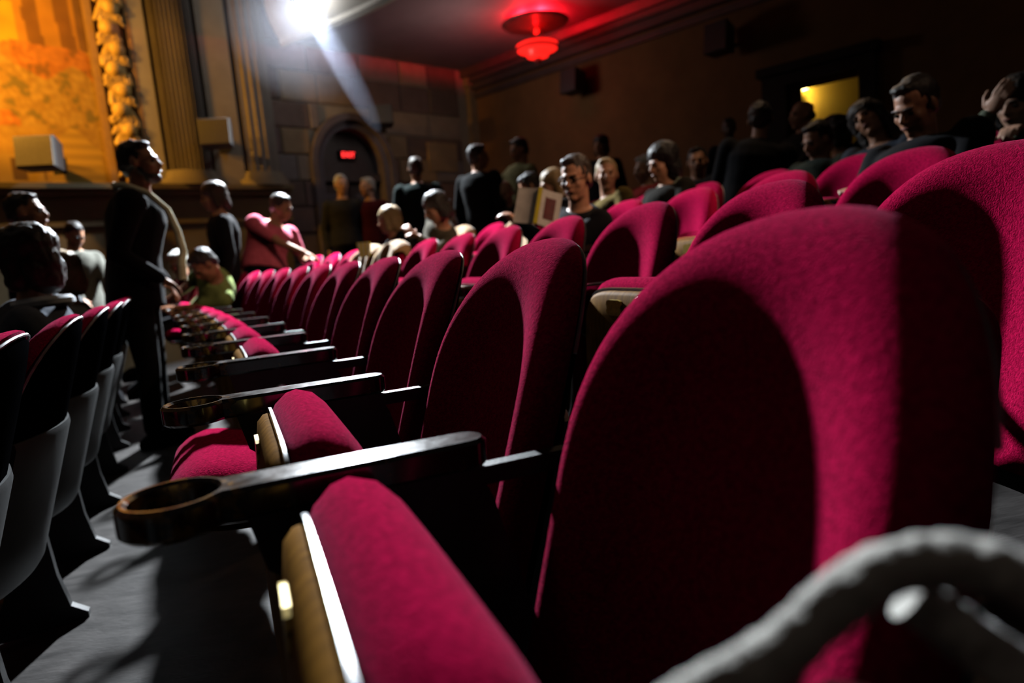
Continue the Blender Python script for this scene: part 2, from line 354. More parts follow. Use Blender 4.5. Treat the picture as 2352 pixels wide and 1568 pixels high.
# painted mural: colours of the print are laid out procedurally on a fine grid
def mural():
    ns, nz = 180, 230; s0, s1, z0, z1 = sM1, SMAX-.3, zDado, 6.1
    vs_ = []; cols = []
    for j in range(nz+1):
        for i in range(ns+1):
            s = s0+(s1-s0)*i/ns; z = z0+(z1-z0)*j/nz; vs_.append(FW(s, .03, z))
            h = (z-z0); u = s-s0
            n1 = noise.noise(Vector((s*8.5, z*7.0, 0))); n2 = noise.noise(Vector((s*22, z*18, 3.1))); n3 = noise.noise(Vector((s*2.4, z*2.0, 9)))
            c = np.array((0.46, 0.25, 0.035))+np.array((.10, .06, .01))*n1+np.array((.10, .07, .01))*n2
            if h > 1.32+.12*n3:                                   # architecture with tall openings
                st = (math.sin(u*23.0+.8*n3)); c = np.array((0.56, 0.25, 0.025)) if st > -.1 else np.array((0.28, 0.115, 0.014))
                if 0.62 < u < 0.86 and h < 1.75: c = np.array((0.62, 0.40, 0.02))
                if u < 0.10: c = np.array((0.24, 0.11, 0.02))
                c = c*(1+.25*n1)
            elif h > 0.56:                                 # trees and figures
                g = n1+.6*n2+.35*n3
                if g > .12: c = np.array((0.52, 0.30, 0.05))*(1+.3*n2)
                elif g < -.28: c = np.array((0.25, 0.17, 0.03))
                if n3 > .25: c = c*np.array((1.2, .75, .6))
            else:                                          # pavilion and balustrade
                uu = u-.30
                roof = h < .56 and h > .32 and abs(uu) < .03+(.56-h)*1.0
                body_ = h <= .32 and abs(uu) < .24
                if roof or body_: c = np.array((0.62, 0.36, 0.05))*(0.85+.15*math.sin(h*60))
                elif h < .3 and u > .58: 
                    c = np.array((0.16, 0.08, 0.015)) if (math.sin(u*26) > .1 and .05 < h < .26) else np.array((0.5, 0.29, 0.05))
            cols.append(tuple(np.clip(c, 0.005, .9))+(1.0,))
    fs_ = [(j*(ns+1)+i, j*(ns+1)+i+1, (j+1)*(ns+1)+i+1, (j+1)*(ns+1)+i) for j in range(nz) for i in range(ns)]
    mb = MB(); mb.add(vs_, fs_); me = mb.mesh('mural')
    at_ = me.color_attributes.new('paint', 'FLOAT_COLOR', 'POINT')
    at_.data.foreach_set('color', [x for c in cols for x in c])
    m = mat('mural_paint', (0.5, 0.3, 0.05), 0.75, noise_amt=0.0, bump=0.2, bump_scale=50); nt = m.node_tree
    a = nt.nodes.new('ShaderNodeAttribute'); a.attribute_name = 'paint'; nt.links.new(a.outputs['Color'], nt.nodes['Principled BSDF'].inputs['Base Color'])
    obj('mural', me, m, wall)
mural()

# arched exit door
door = empty('door_1'); tag(door, 'dark arched exit doorway set in the stone wall', kind='structure')
def arch_ring(r_in, r_out, t0, t1, nm, material):
    def prof(r): return [(sMid+r, floorz(*FW(sMid, 0, 0).xy)-.1)]+[(sMid+r*math.cos(PI*k/28), zSpr+(r*1.12)*math.sin(PI*k/28)) for k in range(29)]+[(sMid-r, floorz(*FW(sMid, 0, 0).xy)-.1)]
    a, b = prof(r_in), prof(r_out); mb = MB()
    mb.rings([[FW(p[0], t1, p[1]), FW(q[0], t1, q[1]), FW(q[0], t0, q[1]), FW(p[0], t0, p[1])] for p, q in zip(a, b)], True, True)
    obj(nm, mb, material, door)
arch_ring(aR-.02, aR+.075, -.25, .05, 'arch_moulding', 'surround'); arch_ring(aR+.075, aR+.15, -.02, .10, 'arch_moulding', 'surround')
mb = MB(); mb.prism([(sMid+aR*math.cos(PI*k/24), zSpr+aR*1.12*math.sin(PI*k/24)) for k in range(25)]+[(sMid-aR, zTran), (sMid+aR, zTran)], lambda a, b: FW(a, -.24, b), lambda a, b: FW(a, -.18, b)); obj('tympanum', mb, 'darkwood', door, sm=0)
mb = MB(); wbox(mb, FW, sAR, sAL, -.24, -.06, zTran-.10, zTran); obj('transom_bar', mb, 'darkwood', door, sm=0)
for a, b in ((sAR+.02, sMid-.01), (sMid+.01, sAL-.02)):
    mb = MB(); wbox(mb, FW, a, b, -.22, -.16, 0.0, zTran-.10); lf = obj('door_leaf', mb, 'darkwood', door, sm=0)
    for z0, z1 in ((.35, .95), (1.1, zTran-.25)):
        mb = MB(); wbox(mb, FW, a+.08, b-.08, -.165, -.145, z0, z1); obj('door_panel', mb, 'surround', lf, sm=0)
# exit sign
sS, zS = fs(797, 357, -.15)
ex = empty('exit_sign', FW(sS, -.15, zS)); tag(ex, 'small glowing red EXIT sign inside the dark door arch', 'sign')
RW = Matrix(((-WD.x, -WN.x, 0), (-WD.y, -WN.y, 0), (0, 0, 1)))      # local x to the right along the wall, y into the wall
ex.matrix_world = Matrix.Translation(FW(sS, -.15, zS)) @ RW.to_4x4()
mb = MB(); mb.box((0, 0, 0), (.125, .03, .065)); obj('sign_box', mb, 'blackmetal', ex, sm=0)
td = bpy.data.curves.new('exit_text', 'FONT'); td.body = 'EXIT'; td.size = .10; td.align_x = 'CENTER'; td.align_y = 'CENTER'; td.extrude = .004
to = bpy.data.objects.new('tmp', td); COL.objects.link(to); bpy.context.view_layer.update()
me = bpy.data.meshes.new_from_object(to.evaluated_get(bpy.context.evaluated_depsgraph_get())); bpy.data.objects.remove(to)
me.transform(Matrix.Rotation(PI/2, 4, 'X')); me.transform(Matrix.Translation((0, -.034, 0))); obj('exit_lettering', me, 'exitred', ex, sm=0)

# rear wall with doorway to the lobby
d0, zd0 = bs(1812, 196); d1, zd1 = bs(1979, 159); e0, _ = bs(1757, 182); e1, ze1 = bs(2017, 108)
zdo = (zd0+zd1)/2
print('rear door', round(d0, 2), round(d1, 2), round(e0, 2), round(e1, 2), round(zd0, 2), round(zd1, 2), round(ze1, 2), 'floor', round(floorz(*BW(d0, 0, 0).xy), 2))
wb = empty('wall_rear'); tag(wb, 'dim brown rear wall under the balcony with a doorway', kind='structure')
mb = MB(); wbox(mb, BW, -.3, d0, -.35, 0, -.2, CEIL); wbox(mb, BW, d1, 15, -.35, 0, -.2, CEIL); wbox(mb, BW, d0, d1, -.35, 0, zdo, CEIL); obj('wall_core', mb, 'backwall', wb, sm=0)
mb = MB()
for q, (t, z0, z1) in enumerate(((.05, CEIL-.42, CEIL-.34), (.10, CEIL-.30, CEIL-.20), (.22, CEIL-.12, CEIL), (.16, CEIL-.20, CEIL-.12))): wbox(mb, BW, 0, 15, -.01, t, z0, z1)
obj('cornice', mb, 'cornice', wb, sm=0)
mb = MB(); wbox(mb, BW, 0, 12, -.01, .04, 1.3, 1.42); obj('chair_rail', mb, 'cornice', wb, sm=0)
dr = empty('door_2'); tag(dr, 'black framed doorway opening to the yellow lit lobby', kind='structure')
mb = MB(); wbox(mb, BW, e0, d0, -.05, .09, .2, zdo+.0); wbox(mb, BW, d1, e1, -.05, .09, .2, zdo); wbox(mb, BW, e0, e1, -.05, .09, zdo, ze1+.02); wbox(mb, BW, e0-.04, e1+.04, 0, .14, ze1-.04, ze1+.05); obj('door_frame', mb, 'blackmetal', dr, sm=0)
lb = empty('wall_lobby'); tag(lb, 'yellow plastered lobby beyond the rear doorway', kind='structure')
mb = MB(); wbox(mb, BW, d0-1.6, d1+1.6, -2.6, -2.5, 0.3, 3.4); wbox(mb, BW, d0-1.6, d0-1.5, -2.6, -.35, .3, 3.4); wbox(mb, BW, d1+1.5, d1+1.6, -2.6, -.35, .3, 3.4); wbox(mb, BW, d0-1.6, d1+1.6, -2.6, -.35, 3.3, 3.4); wbox(mb, BW, d0-1.6, d1+1.6, -2.6, -.35, .3, .5)
obj('lobby_shell', mb, 'lobby', lb, sm=0)
pS = at(1846, 198, 9.2)
sc = empty('wall_sconce', pS); tag(sc, 'glowing yellow glass lamp hanging in the lobby doorway', 'lamp')
mb = MB(); mb.lathe([(.001, -.07), (.09, -.06), (.15, -.02), (.155, .02), (.10, .045), (.001, .05)], n=20); obj('glass_bowl', mb, 'sconce', sc)
mb = MB(); mb.caps((0, 0, .04), (0, 0, 3.3-pS.z), .012, .012, 8); obj('stem', mb, 'blackmetal', sc)
light('lobby_lamp', 'POINT', pS+Vector((0.0, 0, -.18)), (1.0, 0.72, 0.25), 95, .12)

# balcony: soffit, curved fascia
edge = []
off = 2.75
for q in range(61):
    u = q/60*12.0           # distance along from the far wall
    flare = 0.30*math.exp(-(u/0.9)**1.6)
    p = COR+BD*u+BN*(off+flare); edge.append(Vector((p.x, p.y)))
mb = MB(); nE = len(edge)
top = [Vector((p.x, p.y, CEIL)) for p in edge]; bk = []
for q in range(61):
    p = COR+BD*(q/60*12.0); bk.append(Vector((p.x, p.y, CEIL)))
mb.rings([[a, b, b+Vector((0, 0, .12)), a+Vector((0, 0, .12))] for a, b in zip(top, bk)], True, True)
tag(obj('ceiling', mb, 'soffit', sm=0), 'dark balcony underside stained red by the pendant lamp', kind='structure')
prof = [(0, 0), (.0, -.05), (.03, -.09), (.07, -.09), (.10, -.05), (.10, .0), (.14, .05), (.20, .16), (.24, .30), (.25, .50), (.25, .78), (.30, .82), (.30, .95), (.15, .95), (.15, .1)]
rg = []
for q, p in enumerate(edge):
    t = (edge[min(q+1, nE-1)]-edge[max(q-1, 0)]).normalized(); nn = Vector((-t.y, t.x)); 
    if nn.dot(BN) < 0: nn = -nn
    rg.append([Vector((p.x+nn.x*a, p.y+nn.y*a, CEIL+b)) for a, b in prof])
mb = MB(); mb.rings(rg, True, True)
tag(obj('trim_1', mb, 'pale', sm=30), 'pale curved balcony front lit by the spotlight', kind='structure')
# garland bosses on the fascia
for q in range(6, 40, 3):
    p = edge[q]; t = (edge[q+1]-edge[q-1]).normalized(); nn = Vector((-t.y, t.x)); nn = nn if nn.dot(BN) > 0 else -nn
    mb = MB(); mb.ell((p.x+nn.x*.25, p.y+nn.y*.25, CEIL+.55), (.10, .10, .12), None, 12, 8); mb.v = mb.v
    tag(obj('plaster_boss', mb, 'pale', bpy.data.objects['trim_1']))

# spotlight fixture on the balcony front
sp = empty('spotlight', LAMP); tag(sp, 'glaring white spotlight fixed to the balcony front', 'spotlight')
dirv = (Vector((0, 0, .6))-LAMP).normalized(); Rq = dirv.to_track_quat('Z', 'Y').to_matrix()
def tr(mb, R, off=(0, 0, 0)): mb.v = [tuple(R @ Vector(v)+Vector(off)) for v in mb.v]; return mb
mb = MB(); mb.lathe([(.05, -.36), (.085, -.33), (.10, -.10), (.13, .06), (.135, .10), (.118, .10), (.11, .06), (.02, .05)], n=28); obj('housing', tr(mb, Rq), 'blackmetal', sp)
mb = MB(); mb.lathe([(.001, .085), (.06, .10), (.115, .09), (.115, .07), (.001, .07)], n=28); obj('lens', tr(mb, Rq), 'lens', sp)
mb = MB(); mb.tube([(.15, 0, -.10), (.16, 0, .02), (.15, 0, .16), (.08, 0, .24), (-.08, 0, .24), (-.15, 0, .16), (-.16, 0, .02), (-.15, 0, -.10)], .012, 8); obj('yoke', mb, 'blackmetal', sp)
mb = MB(); mb.caps((0, 0, .24), (.12, .62, .30), .014, .014, 8); obj('bracket', mb, 'blackmetal', sp)

# red pendant lamp
pl = at(1228, 32, 7.8); cz = CEIL-pl.z
ray_ = ray(1228, 34); dq = (CEIL-CAMZ)/ray_.z; pl = Vector((ray_.x*dq, ray_.y*dq, CEIL))
pd = empty('pendant_lamp', pl); tag(pd, 'red glowing pendant lamp with a wide ceiling dish under the balcony', 'lamp')
mb = MB(); mb.lathe([(.02, -.085), (.40, -.085), (.415, -.095), (.40, -.11), (.33, -.12), (.25, -.115), (.14, -.14), (.05, -.165), (.02, -.17)], n=40); obj('ceiling_dish', mb, 'redmetal', pd)
for k in range(3):
    a = k*2.094; mb = MB(); mb.caps((.05*math.cos(a), .05*math.sin(a), 0.0), (.09*math.cos(a), .09*math.sin(a), -.34), .008, .008, 8); obj('rod', mb, 'redmetal', pd)
mb = MB(); mb.lathe([(.225, -.335), (.255, -.35), (.258, -.395), (.24, -.415), (.15, -.43), (.14, -.45), (.13, -.49), (.06, -.505), (.001, -.505), (.001, -.495), (.05, -.49), (.12, -.475), (.13, -.43), (.23, -.40), (.245, -.36), (.222, -.345)], n=36); mb.f.pop(); mb.f.pop(); obj('glass_bowl', mb, 'redglass', pd)
mb = MB(); mb.lathe([(.255, -.385), (.272, -.392), (.272, -.402), (.255, -.408)], n=36); obj('bowl_rim', mb, 'redmetal', pd)
mb = MB(); mb.lathe([(.001, -.50), (.04, -.51), (.045, -.54), (.02, -.57), (.001, -.575)], n=16); obj('finial', mb, 'redmetal', pd)
mb = MB(); mb.ell((0, 0, -.185), (.045, .045, .035)); obj('bulb', mb, 'redglass', pd)
light('pendant_glow', 'POINT', pl+Vector((0, 0, -.37)), (1.0, 0.010, 0.012), 7, .05)
for k in range(4): light('dish_glow', 'POINT', pl+Vector((.17*math.cos(k*1.571+.4), .17*math.sin(k*1.571+.4), -.066)), (1.0, 0.010, 0.022), 26, .018)

# wall speakers
def speaker(px, py, hw, hh, frame, stype, label, t=0.42, bare=False):
    s, z = (fs if stype == 'F' else bs)(px, py, t); base = (FW if stype == 'F' else BW)(s, t, z)
    nrm = WN if stype == 'F' else BN
    o = empty('wall_speaker', base); tag(o, label, 'speaker', 'surround speakers on the walls')
    yaw = math.atan2(nrm.y, nrm.x)+PI/2     # local -y faces the room
    o.rotation_euler = (math.radians(-8), 0, yaw-(0.55 if stype == 'F' else 0.0))
    mb = MB(); mb.rings([[(-hw*k, y, -hh*k), (hw*k, y, -hh*k), (hw*k, y, hh*k), (-hw*k, y, hh*k)] for y, k in ((-.13, .97), (-.12, 1), (.10, .86), (.12, .8))], True, True); obj('cabinet', mb, 'speaker', o, sm=0)
    if not bare:
        mb = MB(); mb.rings([[(-hw*k, y, -hh*k), (hw*k, y, -hh*k), (hw*k, y, hh*k), (-hw*k, y, hh*k)] for y, k in ((-.128, .93), (-.145, .93), (-.15, .90))], True, True); obj('grille', mb, 'grille' if px < 300 else 'grilleshaded', o, sm=0)
    mb = MB(); mb.caps((0, .10, 0), (0, .36, .0), .022, .022, 8); mb.box((0, .36, 0), (.06, .012, .08)); obj('bracket', mb, 'blackmetal', o)
    return o
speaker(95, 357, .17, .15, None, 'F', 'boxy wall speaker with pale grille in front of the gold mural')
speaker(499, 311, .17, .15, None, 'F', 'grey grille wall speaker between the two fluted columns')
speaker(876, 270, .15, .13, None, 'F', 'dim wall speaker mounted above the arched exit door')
speaker(1318, 190, .13, .15, None, 'B', 'black wall speaker on the brown rear wall near the corner', .25, True)
speaker(1655, 92, .13, .16, None, 'B', 'black wall speaker on the rear wall beside the lobby doorway', .25, True)
light('aisle_fill', 'POINT', FW(1.7, 2.0, 2.9), (1.0, 0.86, 0.80), 12, .2)  # added fill for the exit wall and the people before it
light('mural_bounce_fill', 'POINT', FW(sM1+1.9, 2.0, 3.6), (1.0, 0.55, 0.16), 5, .3)  # added amber fill imitating bounce off the mural
light('soffit_fill', 'SPOT', Vector((1.9, 5.2, 3.55)), (1.0, 0.66, 0.40), 60, .15, (0.5, 3.9, 1.1), 100, .8)  # added fill over the middle rows, no fixture there
light('reader_fill', 'SPOT', Vector((3.4, 0.9, 3.9)), (1.0, 0.62, 0.40), 330, .15, (0.0, 4.0, 1.15), 33, .8)  # narrow fill added for the reader's group, cone kept off the near seats
# amber lamps that wash the mural from the organ-grille side
MZ = (sM1+1.0)
for k, (ds, t, z, e) in enumerate(((2.5, 1.15, 4.3, 480), (2.3, 1.0, 2.9, 240))):
    light('mural_lamp', 'SPOT', FW(sM1+ds, t, z), (1.0, 0.47, 0.055), e, .10, FW(sM1+.70, 0, 3.05), 62, .5)

# ------------------------------------------------------------------ theatre seats
def outline(hw, z0, ztop, arch, n=28, ex=2.35):
    pts = []
    zs = ztop-arch
    for k in range(7): pts.append((-hw*(0.955+.045*k/6), z0+(zs-z0)*k/6.0))
    for k in range(1, n):
        a = PI-PI*k/n; c, s_ = math.cos(a), math.sin(a)
        pts.append((hw*math.copysign(abs(c)**(2/ex), c), zs+arch*abs(s_)**(2/ex)))
    for k in range(7): pts.append((hw*(1-.045*k/6), zs-(zs-z0)*k/6.0))
    return pts, zs
RECL = 0.32
BARREL = 1.15
def ybase(z, x=0.0): return -0.140-RECL*(z-0.68)+BARREL*x*x
def fprof(d):
    a, e, pk, w_ = .062, .046, .014, .15
    if d < a: return -e+(e+pk)*math.sqrt(max(0, 1-(1-d/a)**2))
    if d < w_:
        q = (d-a)/(w_-a); q = q*q*(3-2*q)*.55+q*.45
        return pk*(1-q)
    return 0.0
def backrest_mesh(infl=0.0, hw=.240, z0=.36, ztop=.918, arch=.27):
    O, zs = outline(hw+infl, z0, ztop+infl, arch)
    ts = [0, .012, .04, .09, .15, .22, .29, .36, .44, .52, .60, .68, .76, .85, .93, 1.0]
    rings = []
    for t in (1.0, .8, .6, .4, .2, .01):
        ring = []
        for x, zq in O:
            mz = zq if zq < zs-.04 else zs-.04+(zq-(zs-.04))*.12
            ring.append((x*(1-t), ybase(zq+(mz-zq)*t, x*(1-t))-.058, zq+(mz-zq)*t))
        rings.append(ring)
    for t in ts:
        ring = []
        for x, zq in O:
            mz = zq if zq < zs-.04 else zs-.04+(zq-(zs-.04))*.12
            px, pz = x*(1-t), zq+(mz-zq)*t; d = t*hw
            if t == 0: d = 0
            ring.append((px, ybase(pz, px)+fprof(d)+infl, pz))
        rings.append(ring)
    mb = MB(); mb.rings(rings, False, False)
    # close bottom and rear
    return mb
ME = {}
ME['backrest'] = smooth(backrest_mesh().mesh('backrest'), 60)
def shell_mesh():
    O, zs = outline(.232, .50, .905, .26)
    rings = []
    for k, (sc_, yo) in enumerate(((1.0, -.050), (1.0, -.060), (.96, -.068), (.80, -.071), (.55, -.072), (.28, -.073), (.0, -.073))):
        rg = []
        for x, zq in O:
            mz = zq if zq < zs else zs+(zq-zs)*(.1+.9*sc_)
            rg.append((x*sc_, ybase(zq if zq < zs else mz, x*sc_)+yo, mz))
        rings.append(rg)
    mb = MB(); mb.rings(rings, False, False)
    return mb
ME['shell'] = smooth(shell_mesh().mesh('back_shell'), 50)
rg = []
for zq in (.30, .315, .40, .52, .64, .655):
    e_ = .006 if zq in (.30, .655) else 0.0; xs = [-.228+.456*q/16 for q in range(17)]
    rg.append([(x, ybase(zq, x)-.084+e_, zq) for x in xs]+[(x, ybase(zq, x)-.070, zq) for x in reversed(xs)])
mb = MB(); mb.rings(rg, True, True); ME['lower'] = smooth(mb.mesh('lower_panel'), 50)
O, zs = outline(.234, .20, .908, .26); mb = MB(); mb.tube([(x, ybase(zq, x)-.064, zq) for x, zq in O[9:-9]], .0034, 6); ME['trim'] = smooth(mb.mesh('edge_trim'))
def sup(hx, hy, ex, n=40, cy=0):
    return [(hx*math.copysign(abs(math.cos(2*PI*k/n))**(2/ex), math.cos(2*PI*k/n)), cy+hy*math.copysign(abs(math.sin(2*PI*k/n))**(2/ex), math.sin(2*PI*k/n))) for k in range(n)]
# seat pan: hinge line at the local origin, cushion towards +z, front towards +y
PANF, PANB = .25, .19; pcy, phy = (PANF-PANB)/2, (PANF+PANB)/2
def pan_rings(prof_): return [[(x, y, zq) for x, y in sup(.235-i, phy-i, 5.5, 44, pcy)] for i, zq in prof_]
mb = MB(); mb.rings(pan_rings([(.020, .002), (.006, .010), (-.010, .030), (-.014, .046), (-.006, .066), (.010, .080), (.035, .092), (.075, .100), (.13, .104), (.19, .105)])); 
# swell of the front roll
mb.v = [(x, y, zq+(.014*math.exp(-((y-.19)/.07)**2) if zq > .05 else 0)) for x, y, zq in mb.v]
ME['cushion'] = smooth(mb.mesh('seat_cushion'), 70)
mb = MB(); mb.rings(pan_rings([(.014, -.004), (.010, -.003), (.010, .002), (.014, .003)])); ME['pantrim'] = smooth(mb.mesh('edge_trim'), 30)
mb = MB(); mb.rings(pan_rings([(.018, -.002), (.020, -.012), (.03, -.022), (.08, -.030), (.15, -.034)])); ME['panbase'] = smooth(mb.mesh('seat_base'), 60)
mb = MB(); pl_ = [(-.028, -.017), (-.018, -.02), (.018, -.02), (.028, -.017), (.031, -.008), (.027, 0), (.031, .008), (.028, .017), (.018, .02), (-.018, .02), (-.028, .017), (-.031, .008), (-.027, 0), (-.031, -.008)]
mb.prism(pl_, lambda a, b: Vector((.05+a*1.1, .190+b*1.0, -.020)), lambda a, b: Vector((.05+a*1.1, 0.190+b*1.0, -.031))); ME['plate'] = mb.mesh('number_plate')
# armrest with cup ring, local origin at the armrest's rear end on its top centre line
def armrest_mesh():
    L, rc, rh, hwd, th = .408, .056, .044, .028, .036; cy = L-rc
    outer = []
    for k in range(13): a = PI+PI*k/12; outer.append((hwd*math.cos(a), hwd+hwd*math.sin(a)))            # rear round
    a0 = -math.asin(min(1, 0.55))
    for k in range(33):
        a = -PI*.32+(PI*1.64)*k/32; outer.append((rc*math.cos(a), cy+rc*math.sin(a)))
    hole = [(rh*math.cos(2*PI*k/36), cy+rh*math.sin(2*PI*k/36)) for k in range(36)]
    def inset(poly, e, sign):
        n = len(poly); out = []
        for i in range(n):
            p, q = Vector(poly[i-1]), Vector(poly[(i+1) % n]); t = (q-p).normalized(); nrm = Vector((-t.y, t.x))*sign; out.append((poly[i][0]+nrm.x*e, poly[i][1]+nrm.y*e))
        return out
    mb = MB()
    oi, hi = inset(outer, .005, 1), inset(hole, .004, -1)
    for z, zz_, flip in ((0.0, -.005, 0), (-th, -th+.005, 1)):
        tri = tessellate_polygon([[Vector((a, b, 0)) for a, b in oi], [Vector((a, b, 0)) for a, b in hi]])
        mb.add([(a, b, z) for a, b in oi+hi], tri)
    mb.rings([[(a, b, zq) for a, b in po] for po, zq in ((oi, 0), (outer, -.005), (outer, -th+.005), (oi, -th))], True, False)
    mb.rings([[(a, b, zq) for a, b in po] for po, zq in ((hi, 0), (hole, -.004), (hole, -th+.004), (hi, -th))], True, False)
    me = mb.mesh('armrest'); import bmesh
    bm = bmesh.new(); bm.from_mesh(me); bmesh.ops.remove_doubles(bm, verts=bm.verts, dist=1e-5); bmesh.ops.recalc_face_normals(bm, faces=bm.faces); bm.to_mesh(me); bm.free()
    return smooth(me, 30)
ME['armrest'] = armrest_mesh()
mb = MB(); mb.prism([(-.13, 0), (.16, 0), (.15, .03), (.09, .06), (.055, .14), (.045, .25), (.06, .34), (.10, .42), (.18, .50), (.27, .575), (.285, .642), (.02, .642), (.0, .60), (-.02, .52), (-.045, .42), (-.06, .30), (-.07, .16), (-.09, .06), (-.13, .03)],
                    lambda a, b: Vector((-.014, a, b)), lambda a, b: Vector((.014, a, b))); ME['standard'] = mb.mesh('standard')
mb = MB(); mb.box((0, -.055, -.052), (.010, .075, .012)); ME['bracket'] = mb.mesh('armrest_bracket')
mb = MB(); mb.lathe([(.001, .012), (.012, .010), (.016, 0), (.012, -.004), (.001, -.004)], n=14); mb.v = [(z_, y_, x_) for x_, y_, z_ in mb.v]; ME['boss'] = smooth(mb.mesh('glint_stud'))
ARMZ = 0.678; HINGE = {True: (0, .238, .435), False: (0, .175, .405)}
def make_seat(up, arm=True, grey=False):
    t = empty('theatre_seat')
    obj('backrest', ME['backrest'], 'velvet', t, 0)
    sh = obj('back_shell', ME['shell'], 'shell', t, 0); obj('edge_trim', ME['trim'], 'trim', sh, 0); obj('lower_panel', ME['lower'], 'shellgrey', sh, 0)
    c = obj('seat_cushion', ME['cushion'], 'velvet', t, 0); c.location = HINGE[up]; c.rotation_euler = (math.radians(92 if up else 5), 0, 0)
    obj('edge_trim', ME['pantrim'], 'chrome', c, 0); obj('seat_base', ME['panbase'], 'ply', c, 0); obj('number_plate', ME['plate'], 'brass', c, 0)
    a = obj('armrest', ME['armrest'], 'armrest', t, 0); a.location = (SPC/2, 0, ARMZ)
    obj('armrest_bracket', ME['bracket'], 'iron', a, 0)
    s_ = obj('standard', ME['standard'], 'iron', t, 0); s_.location = (SPC/2, 0, 0)
    b_ = obj('glint_stud', ME['boss'], 'chrome', s_, 0); b_.location = (-.018, .16, .585)  # chrome stud added to give the bright glint under the armrest
    return t
PROTO = {True: make_seat(True), False: make_seat(False)}
used = {True: False, False: False}
ORD = ['nearest', 'second', 'third', 'fourth', 'fifth', 'sixth', 'seventh', 'eighth', 'ninth', 'tenth', 'eleventh', 'twelfth', 'thirteenth', 'fourteenth', 'fifteenth']
ROWNAME = {-2: 'farthest forward row', -1: 'row in front of the cup-holder row', 0: 'cup-holder row', 1: 'first row behind the cup-holder row', 2: 'second row behind the cup-holder row', 3: 'third row behind the cup-holder row', 4: 'fourth row behind the cup-holder row', 5: 'rearmost row'}
ROWS = {-2: range(8, 12), -1: range(-1, 13), 0: range(-1, 13), 1: range(0, 12), 2: range(1, 13), 3: range(1, 13), 4: range(2, 12), 5: range(3, 11)}
# who sits where (row, seat): pan folded down
SIT = {(0, 2), (-1, 4), (-1, 6), (0, 10), (0, 12), (2, 10), (2, 9), (3, 12), (3, 9), (3, 8), (3, 7), (2, 5), (3, 6), (3, 5), (4, 8), (4, 7), (4, 6), (5, 6), (4, 5), (4, 4), (3, 2), (4, 3), (5, 5)}
for row, rng in ROWS.items():
    for n, i in enumerate(rng):
        up = (row, i) not in SIT
        if not used[up]: t = PROTO[up]; used[up] = True
        else: t = copy_tree(PROTO[up])
        p, rz = seat_pose(row, i); t.location = p; t.rotation_euler = (0, 0, rz)
        st = 'folded-up' if up else 'folded-down'
        if row == 0: lab = ('crimson velvet seat with %s pan, %s from the camera in the cup-holder row' % (st, ORD[n]))
        else: lab = ('crimson velvet seat, %s pan, %s along the %s' % (st, ORD[n], ROWNAME[row]))
        tag(t, lab, 'seat', 'theatre seats in '+ROWNAME[row])
#PEOPLE
# ------------------------------------------------------------------ people: primitives are fused into one continuous surface
JOBS = []
def fuse(name, mb, voxel, material, parent, iters=3, factor=.5):
    me = bpy.data.meshes.new(name); me.from_pydata([tuple(v) for v in mb.v], [], mb.f)
    o = bpy.data.objects.new(name, me); COL.objects.link(o)
    r = o.modifiers.new('r', 'REMESH'); r.mode = 'VOXEL'; r.voxel_size = voxel; r.use_smooth_shade = True
    if iters:
        s_ = o.modifiers.new('s', 'SMOOTH'); s_.factor = factor; s_.iterations = iters
    if parent is not None: o.parent = parent
    JOBS.append((o, M[material] if isinstance(material, str) else material))
    return o
def flush():
    bpy.context.view_layer.update(); dg = bpy.context.evaluated_depsgraph_get(); out = []
    for o, m in JOBS: out.append(bpy.data.meshes.new_from_object(o.evaluated_get(dg)))
    for (o, m), me in zip(JOBS, out):
        o.modifiers.clear(); o.data = me
        if o.name.startswith('hair'):
            n_ = len(me.vertices); co = np.empty(n_*3); me.vertices.foreach_get('co', co); no = np.empty(n_*3); me.vertices.foreach_get('normal', no); co = co.reshape(-1, 3); no = no.reshape(-1, 3)
            dsp = np.array([noise.noise(Vector((c[0]*55, c[1]*55, c[2]*30)))+.6*noise.noise(Vector((c[0]*120, c[1]*120, c[2]*70))) for c in co])
            co += no*(dsp*.0065)[:, None]; me.vertices.foreach_set('co', co.ravel()); me.update()
        me.materials.clear(); me.materials.append(m); me.polygons.foreach_set('use_smooth', [True]*len(me.polygons))
    JOBS.clear()
CM = {}
def cmat(kind, col):
    k_ = (kind, tuple(round(c, 3) for c in col))
    if k_ not in CM:
        nm = kind
        if kind == 'skin': CM[k_] = mat(nm, col, 0.5, spec=0.35, noise_amt=0.12, noise_scale=25)
        elif kind == 'hair': CM[k_] = mat(nm, col, 0.45, spec=0.3, noise_amt=0.4, noise_scale=60, bump=0.8, bump_scale=150, sheen=0.06, sheen_rough=.5, stretch=(3, 3, 1))
        else: CM[k_] = mat(nm, col, 0.9, spec=0.08, noise_amt=0.2, noise_scale=18, bump=0.4, bump_scale=90, sheen=0.03)
    return CM[k_]
SKIN = (0.56, 0.27, 0.16); SKIN2 = (0.44, 0.20, 0.115); SKIN3 = (0.62, 0.36, 0.25)
BLK = (0.010, 0.010, 0.012); NAVY = (0.014, 0.018, 0.026); CHAR = (0.03, 0.031, 0.034); DENIM = (0.03, 0.045, 0.075)
HBLK = (0.010, 0.008, 0.007); HBRN = (0.035, 0.020, 0.012); HGRY = (0.42, 0.40, 0.37); HWHT = (0.70, 0.69, 0.66); HBLD = (0.36, 0.24, 0.11); HDK = (0.018, 0.013, 0.010)
V3 = Vector
def ik(S, T, l1, l2, pole):
    d = T-S; L = min(max(d.length, abs(l1-l2)+.01), (l1+l2)*.995); dn = d.normalized(); T = S+dn*L
    a = (l1*l1-l2*l2+L*L)/(2*L); h = math.sqrt(max(1e-6, l1*l1-a*a)); p = pole-dn*pole.dot(dn)
    if p.length < 1e-4: p = dn.orthogonal()
    return S+dn*a+p.normalized()*h, T
